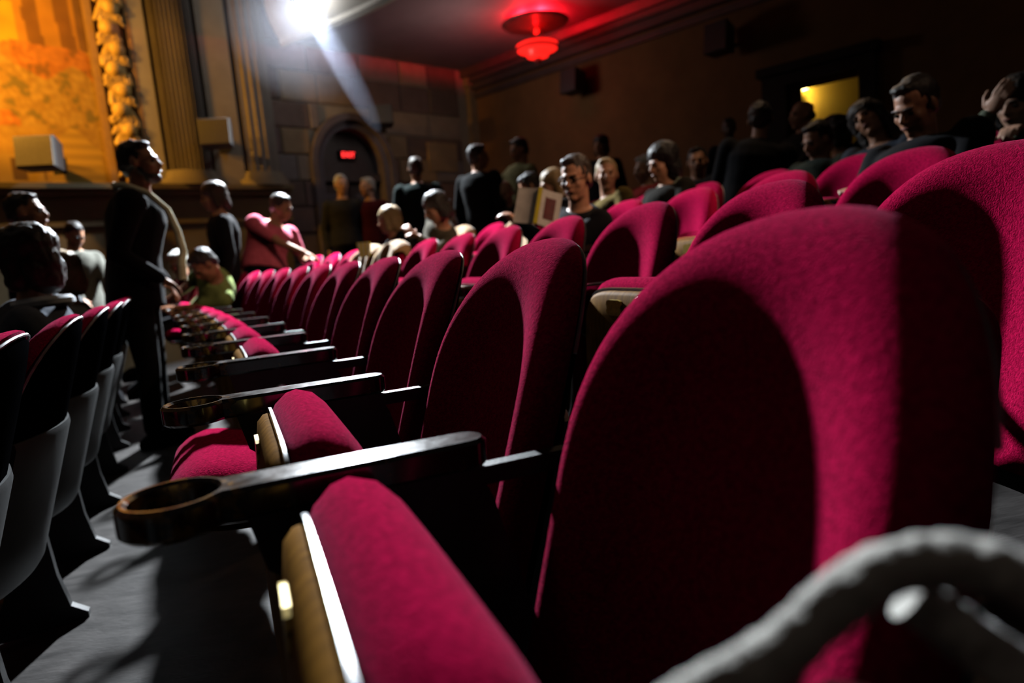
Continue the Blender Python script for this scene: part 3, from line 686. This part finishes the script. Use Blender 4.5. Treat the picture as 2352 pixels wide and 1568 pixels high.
def hand(mb, wr, d, pn, sc=1.0, curl=.5, side=1):
    """palm and five separate fingers; d = forearm direction, pn = palm normal"""
    d = d.normalized(); pn = (pn-d*pn.dot(d)).normalized(); sd = d.cross(pn)*side
    R = Matrix((sd, d, pn)).transposed()
    mb.ell(wr+d*.045*sc, (.040*sc, .050*sc, .017*sc), R, 10, 7)
    for k, (o, ln) in enumerate(((.030, .068), (.010, .078), (-.010, .072), (-.029, .056))):
        p0 = wr+d*.082*sc+sd*o*sc; c = curl*(1+.1*k); p = p0; dd = d
        for q in range(3):
            an = c*(.55 if q == 0 else .8); dd = (dd*math.cos(an)+pn*math.sin(an)).normalized(); ln_ = ln*sc*(.45, .32, .25)[q]
            mb.caps(p, p+dd*ln_, .0092*sc-.0007*q, .0088*sc-.001*q, 7); p = p+dd*ln_
    t0 = wr+d*.022*sc+sd*.034*sc; td_ = (d*.65+sd*.70+pn*.35).normalized(); t1 = t0+td_*.038*sc; td2 = (d*.85+sd*.25+pn*.55*(.5+curl)).normalized()
    mb.caps(t0, t1, .0125*sc, .0105*sc, 8); mb.caps(t1, t1+td2*.030*sc, .0105*sc, .009*sc, 8)
def rotm(yaw, pitch, roll):   # head turn: yaw left positive, pitch up positive, roll to own right positive
    return Matrix.Rotation(yaw, 3, 'Z') @ Matrix.Rotation(pitch, 3, 'X') @ Matrix.Rotation(roll, 3, 'Y')
def person(label, base, az, head, look=(0, 0, 0), pose='stand', top=BLK, legs=BLK, skin=SKIN, hair=HBRN, style='short', H=1.72, sleeve='long', rh=None, lh=None, rcurl=.45, lcurl=.45, vox=None, hip=None, bulk=1.0, jacket='jacket', slouch=.04, rpole=None, lpole=None, group='people in the auditorium', female=False, rpn=None, lpn=None, hem=0.0, beard=None):
    """base: floor point; az: body azimuth in world degrees; head: world position of the head's centre; look: head azimuth in world degrees, pitch, roll"""
    base = V3(base); rz = math.radians(az-90); Rz = Matrix.Rotation(-rz, 3, 'Z')
    def L(p): return Rz @ (V3(p)-base)
    S = H/1.72; hd = L(head)
    depth = (V3(head)-V3((0, 0, CAMZ))).dot(_fw)
    vox = vox or (0.0085 if depth < 3.2 else 0.0105 if depth < 5.2 else 0.013)
    yaw = math.radians(((look[0]-az+180) % 360)-180); Rh = rotm(yaw, math.radians(look[1]), math.radians(look[2]))
    body = MB(); cl = MB(); lg = MB(); hr = MB()
    hc = V3(hip) if hip is not None else (V3((0, 0, .92*S)) if pose == 'stand' else V3((0, 0.02, .575)))
    nk = hd+Rh @ V3((0, -.022, -.095))*S
    up_ = (nk-hc).normalized(); nb = nk-(up_*.75+V3((0, -.0, 1))*.25)*.062*S
    sp_len = (nb-hc).length
    mid = (hc+nb)/2+V3((0, -slouch, 0)); back_dir = V3((0, 1, 0))
    def spine(t): return hc*(1-t)**2+mid*2*t*(1-t)+nb*t**2
    def frame(t):
        u = (spine(min(1, t+.02))-spine(max(0, t-.02))).normalized(); x = V3((1, 0, 0)); x = (x-u*x.dot(u)).normalized(); f = u.cross(x); return u, x, f
    W = S*bulk
    def torso(mbx, e, ts):
        rgs = []
        for t, w_, d_ in ts:
            u, x, f = frame(max(0, min(1, t))); c = spine(max(0, min(1, t)))+u*(t-max(0, min(1, t)))*sp_len
            rgs.append([c+x*((w_*W+e)*math.cos(2*PI*k/20))+f*((d_*W+e)*math.sin(2*PI*k/20)) for k in range(20)])
        mbx.rings(rgs)
    sw = .165 if female else .18
    T = [(-.06, .12, .09), (.0, .165, .115), (.15, .160, .112), (.35, .140 if female else .148, .102), (.55, .152, .112), (.72, .168, .122), (.86, .165, .105), (.95, .115, .078), (1.0, .062, .060)]
    torso(body, 0, T)
    u, xr, ff = frame(.86); sc_ = spine(.88)
    body.caps(nb-up_*.02, nk+Rh @ V3((0, 0, .03))*S, .058*S, .053*S)
    # head
    def hp(c): return hd+Rh @ (V3(c)*S)
    def he(mbx, c, r, n=12): mbx.ell(hp(c), tuple(q*S for q in r), Rh, n, 8)
    he(body, (0, -.012, .028), (.074, .094, .086), 18); he(body, (0, .030, -.03), (.061, .064, .084), 16); he(body, (0, .018, -.075), (.053, .060, .043)); he(body, (0, .062, -.094), (.027, .026, .022))
    he(body, (0, .080, .020), (.046, .016, .011)); he(body, (0, .088, -.059), (.024, .012, .012)); he(body, (0, .098, -.032), (.018, .016, .011))
    body.caps(hp((0, .086, .012)), hp((0, .110, -.026)), .0085*S, .0125*S, 8)
    for q in (-1, 1):
        he(body, (q*.077, -.006, -.008), (.011, .020, .032)); he(body, (q*.036, .060, -.026), (.024, .024, .024))
    # arms
    ends = {}
    for q, tgt, curl, pole, pn in ((1, rh, rcurl, rpole, rpn), (-1, lh, lcurl, lpole, lpn)):
        sh = sc_+xr*q*sw*W-u*.015
        if tgt is None: tg = sh+V3((q*.05, .05, -.52*S)) if pose == 'stand' else V3((q*.10, hc.y+.30, hc.z+.10))
        else: tg = L(tgt) if not isinstance(tgt, tuple) else V3(tgt)
        el, wr = ik(sh, tg, .285*S, .255*S, V3(pole) if pole else V3((q*.5, -.6, -.5)))
        body.ell(sh, (.056*W, .058*W, .06*W)); body.caps(sh, el, .049*S, .038*S); body.caps(el, wr, .037*S, .025*S)
        fd = (wr-el).normalized(); p_n = V3(pn) if pn else (V3((-q, 0, -.2)) if pose == 'stand' and tgt is None else V3((0, -.25, -1)))
        hand(body, wr, fd, p_n, S, curl, q)
        ends[q] = (sh, el, wr)
        cl.ell(sh-xr*q*.01, (.070*W, .074*W, .078*W)); 
        if sleeve == 'long':
            cl.caps(sh, el, .066*S*bulk, .054*S); cl.caps(el, el+(wr-el)*.94, .053*S, .041*S)
        else: cl.caps(sh, sh+(el-sh)*.62, .068*S*bulk, .064*S)
    torso(cl, .020, [(-.10-hem, .165, .118)]+T[1:-1]+[(.985, .070, .066)])
    # legs
    for q in (-1, 1):
        if pose == 'stand':
            h_ = hc+V3((q*.088*S, 0, -.02)); kn = V3((h_.x*1.05, h_.y*.5+.02, .49*S)); an = V3((q*.10*S, 0, .085))
        else:
            h_ = hc+V3((q*.09, 0, -.01)); kn = V3((q*.125, hc.y+.40, .50)); an = V3((q*.125, hc.y+.43, .085))
        body.caps(h_, kn, .078*S, .053*S); body.caps(kn, an, .052*S, .036*S); body.caps(an+V3((0, -.03, -.04)), an+V3((0, .13, -.05)), .036, .03)
        lg.caps(h_, kn, .092*S*bulk, .068*S); lg.caps(kn, an+V3((0, 0, .03)), .066*S, .056*S)
    lg.ell(hc+V3((0, 0, -.0)), (.178*W, .130*W, .12*S))
    P = fuse('person', body, vox, cmat('skin', skin), None, 2); P.location = base; P.rotation_euler = (0, 0, rz)
    tag(P, label, 'person', group)
    fuse(jacket, cl, max(.012, vox*1.2), cmat('cloth', top), P, 5, .6)
    fuse('trousers', lg, .016, cmat('cloth', legs), P, 5, .6)
    for q in (-1, 1):
        an = V3((q*.10*S, 0, .085)) if pose == 'stand' else V3((q*.125, hc.y+.43, .085))
        mb = MB(); mb.rings([[(an.x+x, an.y+.045+y, an.z-.085+zq) for x, y in sup(hx, hy, 2.6, 20)] for hx, hy, zq in ((.046, .135, 0), (.048, .137, .03), (.044, .128, .05), (.038, .09, .085), (.03, .05, .105))]); obj('shoe', mb, cmat('cloth', BLK), P, 60)
    # hair
    if style in ('short', 'bob', 'long', 'curly', 'cap', 'bun'):
        he(hr, (0, -.025, .040), (.080, .097, .090), 18); he(hr, (0, -.062, -.010), (.070, .050, .068)); he(hr, (.012, .034, .096), (.048, .040, .020))
        for q in (-1, 1): he(hr, (q*.063, -.020, .012), (.018, .044, .045))
    if style in ('bob', 'long', 'curly'):
        dn = -.09 if style != 'long' else -.20
        for q in (-1, 1): hr.caps(hp((q*.072, .000, .040)), hp((q*.080, -.020, dn)), .034*S, .030*S)
        he(hr, (0, -.072, -.045), (.084, .050, .095)); hr.caps(hp((0, -.08, 0)), hp((0, -.085, dn)), .055*S, .045*S)
        he(hr, (0, -.02, .052), (.098, .110, .090), 16)
    if style == 'curly':
        rr_ = random.Random(len(label))
        for _ in range(26):
            a, b = rr_.uniform(0, 2*PI), rr_.uniform(-.2, 1.3); c = V3((math.cos(a)*math.cos(b)*.10, -.02+math.sin(a)*math.cos(b)*.10, .03+math.sin(b)*.09))
            if c.y > .04 and c.z < .07: continue
            he(hr, c, (.026, .026, .026), 8)
    if style == 'bald':
        for q in (-1, 1): he(hr, (q*.070, -.035, -.008), (.012, .050, .034))
        he(hr, (0, -.088, -.012), (.058, .018, .038))
    if style == 'bun': he(hr, (0, -.125, .03), (.04, .038, .04))
    fuse('hair', hr, max(.009, vox), cmat('hair', hair), P, 2)
    if beard:
        bd = MB(); he(bd, (0, .066, -.092), (.036, .030, .030)); he(bd, (0, .040, -.085), (.053, .052, .036)); 
        for q in (-1, 1): bd.caps(hp((q*.058, .012, -.045)), hp((q*.034, .056, -.095)), .016*S, .018*S, 8)
        he(bd, (0, .096, -.048), (.022, .009, .006)); fuse('beard', bd, .009, cmat('hair', beard), P, 2)
    for q in (-1, 1):
        mb = MB(); mb.ell(hp((q*.031, .083, -.002)), (.0125*S, .008*S, .008*S), Rh, 8, 6); obj('eye', mb, cmat('cloth', (0.03, 0.025, 0.02)), P, 60)
        mb = MB(); mb.caps(hp((q*.016, .095, .019)), hp((q*.046, .085, .020)), .0045*S, .0035*S, 6); obj('eyebrow', mb, cmat('hair', hair if style != 'bald' else HBRN), P, 60)
    mb = MB(); mb.ell(hp((0, .098, -.060)), (.020*S, .006*S, .006*S), Rh, 8, 6); obj('mouth', mb, cmat('skin', (0.30, 0.10, 0.08)), P, 60)
    return P, hp, ends, Rh, rz
def seated(label, row, i, px, py, d=None, az=None, look=None, dfw=0.0, **kw):
    """someone in a given seat, head centre seen at (px, py)"""
    p, rz = seat_pose(row, i); fwd = V3((-math.sin(rz), math.cos(rz), 0)); saz = math.degrees(rz)+90
    b = p+fwd*(.12+dfw)
    if d is None: d = (V3((b.x, b.y, 1))-V3((0, 0, CAMZ))).dot(_fw)
    hd = at(px, py, d)
    print('sit', row, i, 'head over base', [round(q, 2) for q in (hd-b)], label[:30])
    return person(label, b, saz if az is None else az, hd, look if look else (saz, -5, 0), pose='sit', **kw)
def standing(label, px, py, d, az, look=None, lean=(0, 0), H=None, **kw):
    """someone on their feet, head centre seen at (px, py) at camera depth d; lean shifts the feet from under the head (m, world)"""
    hd = at(px, py, d); b = V3((hd.x-lean[0], hd.y-lean[1], 0)); b.z = floorz(b.x, b.y)
    h = (hd.z+.115-b.z)
    print('stand', round(h, 2), label[:40])
    Hh = H or max(1.45, min(1.95, h))
    return person(label, b, az, hd, look if look else (az, 0, 0), pose='stand', H=Hh, **kw)

# --- front left
aP, ahp, aE, aR, arz = seated('dark-haired person in a slate grey shirt seen from behind at the left edge', -1, 4, 62, 598, None, None, (165, -4, 0), top=(0.10, 0.115, 0.145), hair=HDK, style='bob', jacket='shirt', skin=SKIN, vox=.0085)
seated('fair-haired person seated just beyond the slate grey shirt', -1, 6, 140, 632, None, None, (170, -8, 0), top=(0.16, 0.17, 0.19), hair=HBLD, style='bob', jacket='shirt', H=1.6)
standing('dark-haired man in a dark open jacket looking right, at the far left', 62, 488, 3.75, 20, (12, 2, 0), top=NAVY, hair=HDK, skin=SKIN2, H=1.6)
standing('boy with a dark fringe in a grey jacket looking down beside the mural wall', 172, 540, 5.3, 320, (330, -28, 0), top=(0.17, 0.17, 0.145), hair=HBLK, H=1.45, rh=(.10, .30, .85), lh=(-.10, .30, .85))
mP, mhp, mE, mR, mrz = standing('man standing in a dark suit with a pale scarf hanging from his neck', 322, 374, 3.7, 18, (5, 4, 0), (0.13, 0.02), top=(0.008, 0.008, 0.010), legs=(0.008, 0.008, 0.010), hair=HBLK, skin=SKIN2, beard=HBLK, H=1.74, bulk=1.12, rh=(.17, .17, .97), lh=(-.20, .13, .95), hem=.10, slouch=.03)
wP, whp, wE, wR, rzW = standing('woman with rim-lit bobbed hair in a black jacket with a red stripe', 490, 452, 5.4, 205, (200, -8, 0), top=BLK, hair=HBRN, style='bob', H=1.6, female=True)
seated('white-haired person in a dark red top in the cup-holder row', 0, 12, 410, 604, None, None, (265, -20, 0), top=(0.16, 0.008, 0.012), hair=HWHT, style='short', skin=SKIN, vox=.011)
seated('dark-haired person in a green shirt bending forward in the cup-holder row', 0, 10, 468, 608, 5.0, None, (230, -45, 0), top=(0.30, 0.38, 0.13), hair=HBLK, style='short', sleeve='short', jacket='shirt', skin=SKIN2, slouch=.12)
# --- middle
standing('large person in a pink t-shirt leaning over the seats', 646, 476, 5.9, 330, (350, -22, 0), (0.20, 0.05), H=1.66, top=(0.92, 0.17, 0.26), hair=HDK, style='short', sleeve='short', jacket='shirt', bulk=1.28, rh=at(735, 600, 5.7), lh=at(715, 595, 5.95), slouch=.08)
standing('white-haired man in a charcoal jacket in front of the exit door', 784, 424, 7.9, 285, (300, 0, 0), top=CHAR, hair=HWHT, style='short', skin=SKIN3)
standing('person in a dark red jacket in front of the exit door', 843, 430, 8.0, 255, (230, 0, 0), top=(0.06, 0.008, 0.012), hair=HGRY, style='short', skin=SKIN3)
standing('person in a dark green coat seen from behind near the exit', 955, 388, 6.9, 100, (100, 0, 0), top=(0.012, 0.022, 0.022), hair=HBRN, style='short', bulk=1.1)
standing('dark-haired man in a long black jacket standing with his back turned', 1099, 360, 6.3, 60, (20, 0, 0), top=(0.010, 0.011, 0.012), hair=HBLK, style='short', bulk=1.1)
standing('man in a pale yellow shirt leaning forward by the rear wall corner', 1192, 344, 6.9, 215, (205, -15, 0), (0.16, .05), top=(0.45, 0.40, 0.20), hair=HBLK, style='short', jacket='shirt', rh=(.15, .42, 1.0))
seated('blonde person in a black coat seated with face turned away', 2, 10, 893, 506, None, None, (165, -6, 0), top=BLK, hair=HBLD, style='bob')
seated('woman with dark wavy hair and pale hair band eating from her hands', 2, 9, 1002, 478, 5.3, None, (205, -22, 8), top=(0.10, 0.085, 0.06), hair=HDK, style='bob', female=True, skin=SKIN, rh=at(955, 545, 5.1), lh=at(945, 542, 5.25), vox=.0095)
seated('person in a flat black cap behind the woman with the hair band', 3, 12, 948, 500, None, None, (200, -10, 0), top=BLK, hair=BLK, style='cap')
seated('bald elderly man in dark clothes left of the open book', 3, 9, 1160, 444, None, None, (240, -18, 0), top=(0.035, 0.032, 0.028), hair=HWHT, style='bald', skin=SKIN3)
seated('person whose glossy dark hair shows above the open book', 3, 8, 1216, 430, None, None, (190, -25, 0), top=BLK, hair=HBLK, style='short')
seated('blonde person half hidden behind the man reading a book', 3, 7, 1268, 426, None, None, (200, -5, 0), top=(0.05, 0.05, 0.05), hair=HBLD, style='bob')
gP, ghp, gE, gR, grz = seated('man with glasses and a black sweater reading a book', 2, 5, 1322, 410, 3.5, None, (238, -8, 0), top=BLK, hair=HBRN, style='short', skin=SKIN, rh=at(1290, 520, 3.25), lh=at(1195, 515, 3.45), jacket='sweater', vox=.0075, rcurl=.8, lcurl=.8)
seated('man in an olive sweater looking toward the camera beside the reader', 3, 6, 1393, 402, None, None, (262, 2, 0), top=(0.20, 0.14, 0.04), hair=HBLD, style='short', skin=SKIN, jacket='sweater')
standing('dark-haired person standing far back against the brown rear wall', 1380, 334, 7.6, 255, (225, 0, 0), top=BLK, hair=HBLK, style='bob')
bP, bhp, bE, bR, brz = seated('woman with a thick dark bob and a green-white collar in profile', 3, 5, 1522, 374, None, None, (205, -12, 0), top=(0.020, 0.018, 0.014), hair=HBLK, style='bob', female=True, skin=SKIN)
seated('pale-faced person in a red top beyond the woman with the dark bob', 4, 8, 1482, 388, None, None, (192, -8, 0), top=(0.34, 0.03, 0.025), hair=HGRY, style='short', skin=SKIN3)
seated('person in shadow with short dark hair right of the dark bob', 4, 7, 1602, 372, None, None, (250, 0, 0), top=BLK, hair=HBLK, style='short')
# --- right
standing('shadowed figure standing against the rear wall left of the lobby doorway', 1674, 296, 6.4, 250, None, top=BLK, legs=BLK, hair=HBLK, style='short', skin=(0.06, 0.03, 0.02))  # skin colour darkened to paint in the figure's shade
seated('dark-haired man in a black jacket seen from behind before the doorway', 4, 6, 1746, 275, None, 75, (65, -4, 0), top=BLK, hair=HBLK, style='short', H=1.78, bulk=1.12, vox=.0095)
seated('bald man facing left in front of the yellow doorway', 5, 6, 1842, 264, None, None, (185, 0, 0), top=(0.03, 0.025, 0.02), hair=HBRN, style='bald', skin=SKIN2)
seated('person with dark hair low in front of the yellow doorway', 4, 5, 1876, 322, None, None, (200, -20, 0), top=(0.04, 0.05, 0.04), hair=HBLK, style='short')
seated('person with a curly dark crown at the foot of the yellow doorway', 5, 5, 1914, 306, None, None, (160, 0, 0), top=BLK, hair=HBLK, style='curly')
seated('laughing person in a denim jacket with head tilted aside', 4, 4, 1994, 276, None, None, (215, 8, 34), top=(0.045, 0.055, 0.075), hair=HBLK, style='long', skin=SKIN, bulk=1.1, vox=.0085)
hP, hhp, hE, hR, hrz = seated('man in a black lettered hoodie looking down and left', 3, 2, 2102, 244, None, None, (205, -24, 0), top=(0.008, 0.008, 0.010), hair=HBLK, style='short', skin=SKIN2, bulk=1.15, jacket='hoodie', vox=.0075)
seated('dark-haired person at the right edge with a hand raised to the brow', 4, 3, 2338, 238, 3.1, None, (205, -10, 0), top=(0.16, 0.19, 0.14), hair=HBLK, style='bob', skin=SKIN3, female=True, rh=at(2272, 262, 2.98), rpole=(.3, .6, -1.0), rcurl=.3, lh=at(2350, 305, 2.75), lcurl=1.0, rpn=(0, -1, .2), vox=.0075)
flush()

# ------------------------------------------------------------------ things people carry and wear
# pale scarf of the standing man
def wpt(hp_, c, P, rz): return P.location+Matrix.Rotation(rz, 3, 'Z') @ hp_(c)
lhp = lambda c: mhp(c)
sh_r = mE[1][0]; sh_l = mE[-1][0]
nbk = mhp((0, -.055, -.150))
mb = MB()
def ribbon(mb, pts, wv, wd, th):
    R = []
    for k, p in enumerate(pts):
        w_ = wd[k] if hasattr(wd, '__len__') else wd; x = V3(wv[k] if isinstance(wv, list) else wv).normalized(); t = (pts[min(k+1, len(pts)-1)]-pts[max(k-1, 0)]).normalized(); n_ = t.cross(x).normalized()
        R.append([p-x*w_-n_*th*.5, p-n_*th, p+x*w_-n_*th*.5, p+x*w_+n_*th*.5, p+n_*th, p-x*w_+n_*th*.5])
    mb.rings(R)
cen = (sh_r+sh_l)/2
pts = [cen+V3(q) for q in ((-.07, -.03, .10), (-.03, -.095, .105), (.05, -.09, .115), (.105, -.03, .105), (.125, .08, .055), (.125, .165, -.04), (.125, .200, -.16), (.13, .215, -.28))]
pts += [pts[-1]*.5+(mE[1][2]+V3((.02, .10, .04)))*.5, mE[1][2]+V3((.02, .11, -.02))]
mb.tube(pts, [.016, .017, .018, .018, .019, .019, .020, .021, .024, .026], 10)
sf = obj('scarf', mb, cmat('cloth', (0.95, 0.82, 0.58)), None); sf.location = mP.location; sf.rotation_euler = mP.rotation_euler
tag(sf, 'long cream scarf hanging from the dark-suited man\'s neck', 'scarf')
def collar(P_, hp_, c, rad, thick, col, nm='collar', tilt=0):
    mb = MB(); mb.tube([hp_((rad*math.cos(2*PI*q/20), c[1]+rad*.95*math.sin(2*PI*q/20), c[2]+tilt*math.sin(2*PI*q/20))) for q in range(21)], thick, 8, False); obj(nm, mb, cmat('cloth', col), P_)
collar(aP, ahp, (0, -.03, -.165), .085, .022, (0.75, 0.78, 0.82))
collar(bP, bhp, (0, .0, -.160), .078, .024, (0.55, 0.66, 0.50), tilt=-.03)
cdir = (Matrix.Rotation(-rzW, 3, 'Z') @ (V3((0, 0, 0))-wP.location)); cdir.z = 0; cdir.normalize(); sdir = V3((-cdir.y, cdir.x, 0))
cen = (wE[1][0]+wE[-1][0])/2; mb = MB(); ribbon(mb, [cen+cdir*(.150+.012*math.sin(q))+sdir*.02+V3((0, 0, .0-.06*q)) for q in range(6)], sdir, .016, .012); obj('red_stripe', mb, cmat('cloth', (0.45, 0.02, 0.02)), wP)
# glasses of the reader
gl = MB()
for q in (-1, 1):
    ring_ = [ghp((q*.033+.022*math.cos(2*PI*k/16), .098, -.002+.017*math.sin(2*PI*k/16))) for k in range(17)]; gl.tube(ring_, .0022, 6, False); gl.caps(ghp((q*.055, .094, .002)), ghp((q*.078, .0, .004)), .002, .002, 6)
gl.caps(ghp((-.011, .10, 0)), ghp((.011, .10, 0)), .002, .002, 6)
tag(obj('glasses', gl, 'blackmetal', gP))
# open book held by the reader
bc_ = at(1236, 472, 3.28); bk_ = empty('book', bc_); tag(bk_, 'open book with a maroon picture on its back cover', 'book')
tocam = (V3((0, 0, CAMZ))-bc_); tocam.z = 0; tocam.normalize(); bx = V3((-tocam.y, tocam.x, 0)); bx = bx if bx.dot(_rt) > 0 else -bx
Rb = Matrix((bx, V3((0, 0, 1)).cross(bx), V3((0, 0, 1)))).transposed() @ Matrix.Rotation(math.radians(14), 3, 'Y') @ Matrix.Rotation(math.radians(-12), 3, 'X')
bk_.rotation_euler = Rb.to_euler()
for q in (-1, 1):
    def leaf(y0, y1, w0, hh): 
        m_ = MB(); ca, sa = math.cos(.42), math.sin(.42)
        R = []
        for k in range(6):
            u = w0*k/5; bow = .012*math.sin(PI*k/5)
            R.append([(q*u*ca-q*sa*0, u*sa+y+bow, zq) for y, zq in ((y0, -hh), (y1, -hh), (y1, hh), (y0, hh))])
        return m_.rings(R)
    obj('cover', leaf(-.004, .0, .125, .092), 'cover', bk_, 30); obj('page_block', leaf(.0005, .014, .119, .088), 'paper', bk_, 30)
    if q == 1:
        m_ = MB(); ca, sa = math.cos(.42), math.sin(.42); m_.rings([[(u*ca, u*sa-.0065+.012*math.sin(PI*u/.125), zq) for zq in (-.055, .055)]+[(u*ca, u*sa-.0045+.012*math.sin(PI*u/.125), zq) for zq in (.055, -.055)] for u in (.035, .05, .065, .08, .095)]); obj('cover_picture', m_, 'maroon', bk_, 30)
m_ = MB(); m_.box((0, -.004, 0), (.010, .004, .092)); obj('spine', m_, 'yellow', bk_, 0)
# hoodie lettering: short pale strokes across the chest
le = MB(); 
td = bpy.data.curves.new('hoodie_text', 'FONT'); td.body = 'UG'; td.size = .085; td.extrude = .002; td.align_x = 'CENTER'
to = bpy.data.objects.new('tmp', td); COL.objects.link(to); bpy.context.view_layer.update()
me = bpy.data.meshes.new_from_object(to.evaluated_get(bpy.context.evaluated_depsgraph_get())); bpy.data.objects.remove(to)
me.transform(Matrix.Rotation(PI/2, 4, 'X')); me.transform(Matrix.Rotation(PI, 4, 'Z')); chest = (hE[1][0]+hE[-1][0])/2
me.transform(Matrix.Translation(chest+V3((-.04, .165, -.16)))); obj('chest_lettering', me, cmat('cloth', (0.35, 0.37, 0.40)), hP, 0)
# coats draped over empty seat backs
def coat(row, i, label, cover=.6, material='tan', seed=1):
    p, rz = seat_pose(row, i); O, zs = outline(.262, .36, .918, .27); rnd = random.Random(seed)
    nx, nz = 22, 22; front = []
    ztop_at = lambda x: zs+.27*(max(0, 1-abs(x/.27)**2.35))**(1/2.35)
    vs_ = []; 
    for j in range(nz+1):
        t = j/nz                          # 0 rear hem, .4 over the top, 1 front hem
        for k in range(nx+1):
            x = (-.23+.46*k/nx)*(.92+.12*abs(t-.4)); zt = ztop_at(x)+.014; wob = .008*noise.noise(V3((x*14, t*6, seed)))+.006*math.sin(x*40+seed)
            if t < .4: z_ = zt-(.4-t)/.4*.16; y_ = ybase(z_, x)-.10+wob; y_ += .045*(t/.4)**4
            elif t < .5: a = (t-.4)/.1*PI; z_ = zt+.012*math.sin(a); y_ = ybase(zt, x)-.05+.085*(t-.4)/.1
            else: q = (t-.5)/.5; z_ = zt-q*(.30*cover+.12*noise.noise(V3((x*5, seed, 0)))); y_ = ybase(z_, x)+.036+wob+.012*math.sin(q*PI)
            vs_.append((x, y_, z_))
    mb = MB(); mb.add(vs_, [(j*(nx+1)+k, j*(nx+1)+k+1, (j+1)*(nx+1)+k+1, (j+1)*(nx+1)+k) for j in range(nz) for k in range(nx)])
    o = obj('coat', mb, material, None, 80); o.location = p; o.rotation_euler = (0, 0, rz); so = o.modifiers.new('t', 'SOLIDIFY'); so.thickness = .008
    tag(o, label, 'coat', 'coats over seat backs')
coat(1, 7, 'tan coat draped over a seat back beneath the blonde person', 1.2, seed=3)
coat(1, 8, 'pale tan jacket on the seat back left of the tan coat', .9, seed=5)
coat(2, 7, 'tan coat over the seat back under the open book', .8, seed=8)
coat(2, 9, 'tan jacket hanging behind the woman with the hair band', .5, seed=11)
# snack box standing among the far seats
pb = at(836, 566, 4.75); nb_ = empty('snack_box', (pb.x, pb.y, pb.z)); tag(nb_, 'yellow and white striped snack box among the far seats', 'box')
mb = MB(); mb.rings([[(x*k_, y*k_, zq) for x, y in ((-.045, -.03), (.045, -.03), (.045, .03), (-.045, .03))] for zq, k_ in ((-.075, .8), (.03, 1.0), (.03, .94), (-.07, .75))]); obj('box_body', mb, 'yellow', nb_, 0)
for k in range(3):
    mb = MB(); mb.rings([[(x*k_-.03+.03*k, y, zq) for x, y in ((-.006, -.0315*kk), (.006, -.0315*kk), (.006, .0315*kk), (-.006, .0315*kk))] for zq, k_, kk in ((-.074, 1, .81), (.029, 1, 1.0))]); obj('stripe', mb, 'white', nb_, 0)
# fuzzy pale wool strap over the nearest armrest
def fuzzy(pts, rad, n=22, seed=0):
    P_ = [V3(p) for p in pts]; C = []
    for k in range(len(P_)-1):
        a, b, c, d = P_[max(k-1, 0)], P_[k], P_[k+1], P_[min(k+2, len(P_)-1)]
        for q in range(14):
            t = q/14; C.append(.5*((2*b)+(c-a)*t+(2*a-5*b+4*c-d)*t*t+(3*b-a-3*c+d)*t**3))
    C.append(P_[-1]); mb = MB(); mb.tube(C, rad, n)
    vs_ = []
    for k, v in enumerate(mb.v):
        c = C[k//n]; d = V3(v)-c; q = 1+.16*noise.noise(V3(v)*95+V3((seed, 0, 0)))+.10*noise.noise(V3(v)*210); vs_.append(tuple(c+d*q))
    mb.v = vs_; return mb
wl = empty('wool_strap', at(2100, 1420, .36)); tag(wl, 'fuzzy pale grey wool strap looping across the lower right corner', 'strap')
def wadd(nm, pts, rad, seed):
    mb = fuzzy(pts, rad, 20, seed); mb.v = [tuple(V3(v)-wl.location) for v in mb.v]; return obj(nm, mb, 'wool', wl, 80)
wadd('strap_loop', [at(1480, 1690, .25), at(1640, 1590, .255), at(1790, 1500, .262), at(1900, 1400, .27), at(2020, 1318, .272), at(2150, 1290, .268), at(2270, 1305, .26), at(2380, 1345, .25), at(2520, 1450, .24)], .0112, 2)
wadd('strap_tail', [at(2085, 1368, .305), at(2165, 1425, .300), at(2260, 1492, .290), at(2370, 1585, .278), at(2480, 1690, .265)], .0122, 7)
# scattering sphere added to give the spotlight its surrounding glow
hz = MB(); hz.ell((0, 0, 0), (1.0, 1.0, 1.0), None, 36, 24); ho = obj('glow_volume', hz, None, None, 60); ho.location = LAMP+Vector((.10, -.25, -.22))
hm = bpy.data.materials.new('glow_scatter'); hm.use_nodes = True; hn = hm.node_tree; hn.nodes.remove(hn.nodes['Principled BSDF'])
vsn = hn.nodes.new('ShaderNodeVolumeScatter'); vsn.inputs['Density'].default_value = 0.013; vsn.inputs['Color'].default_value = (0.86, 0.88, 1.0, 1); hn.links.new(vsn.outputs[0], hn.nodes['Material Output'].inputs['Volume'])
ho.data.materials.append(hm); tag(ho, 'bluish glow around the spotlight, an added scattering sphere', 'glow_volume', kind='stuff')
# flare streak below the spotlight, shaped as an added dense scattering ellipsoid
wd_ = (at(868, 300, 7.2)-LAMP); wm = MB(); wm.ell((0, 0, 0), (.135, .135, wd_.length*.53), wd_.to_track_quat('Z', 'Y').to_matrix(), 24, 28); wo = obj('glow_volume', wm, None, None, 60); wo.location = LAMP+wd_*.50+Vector((.02, -.12, 0))
hm2 = hm.copy(); hm2.name = 'streak_scatter'; hm2.node_tree.nodes[vsn.name].inputs['Density'].default_value = 0.12; hm2.node_tree.nodes[vsn.name].inputs['Color'].default_value = (0.66, 0.74, 1.0, 1); wo.data.materials.append(hm2); tag(wo, 'pale blue flare streak slanting from the spotlight, added as a scattering volume', 'glow_volume', kind='stuff')
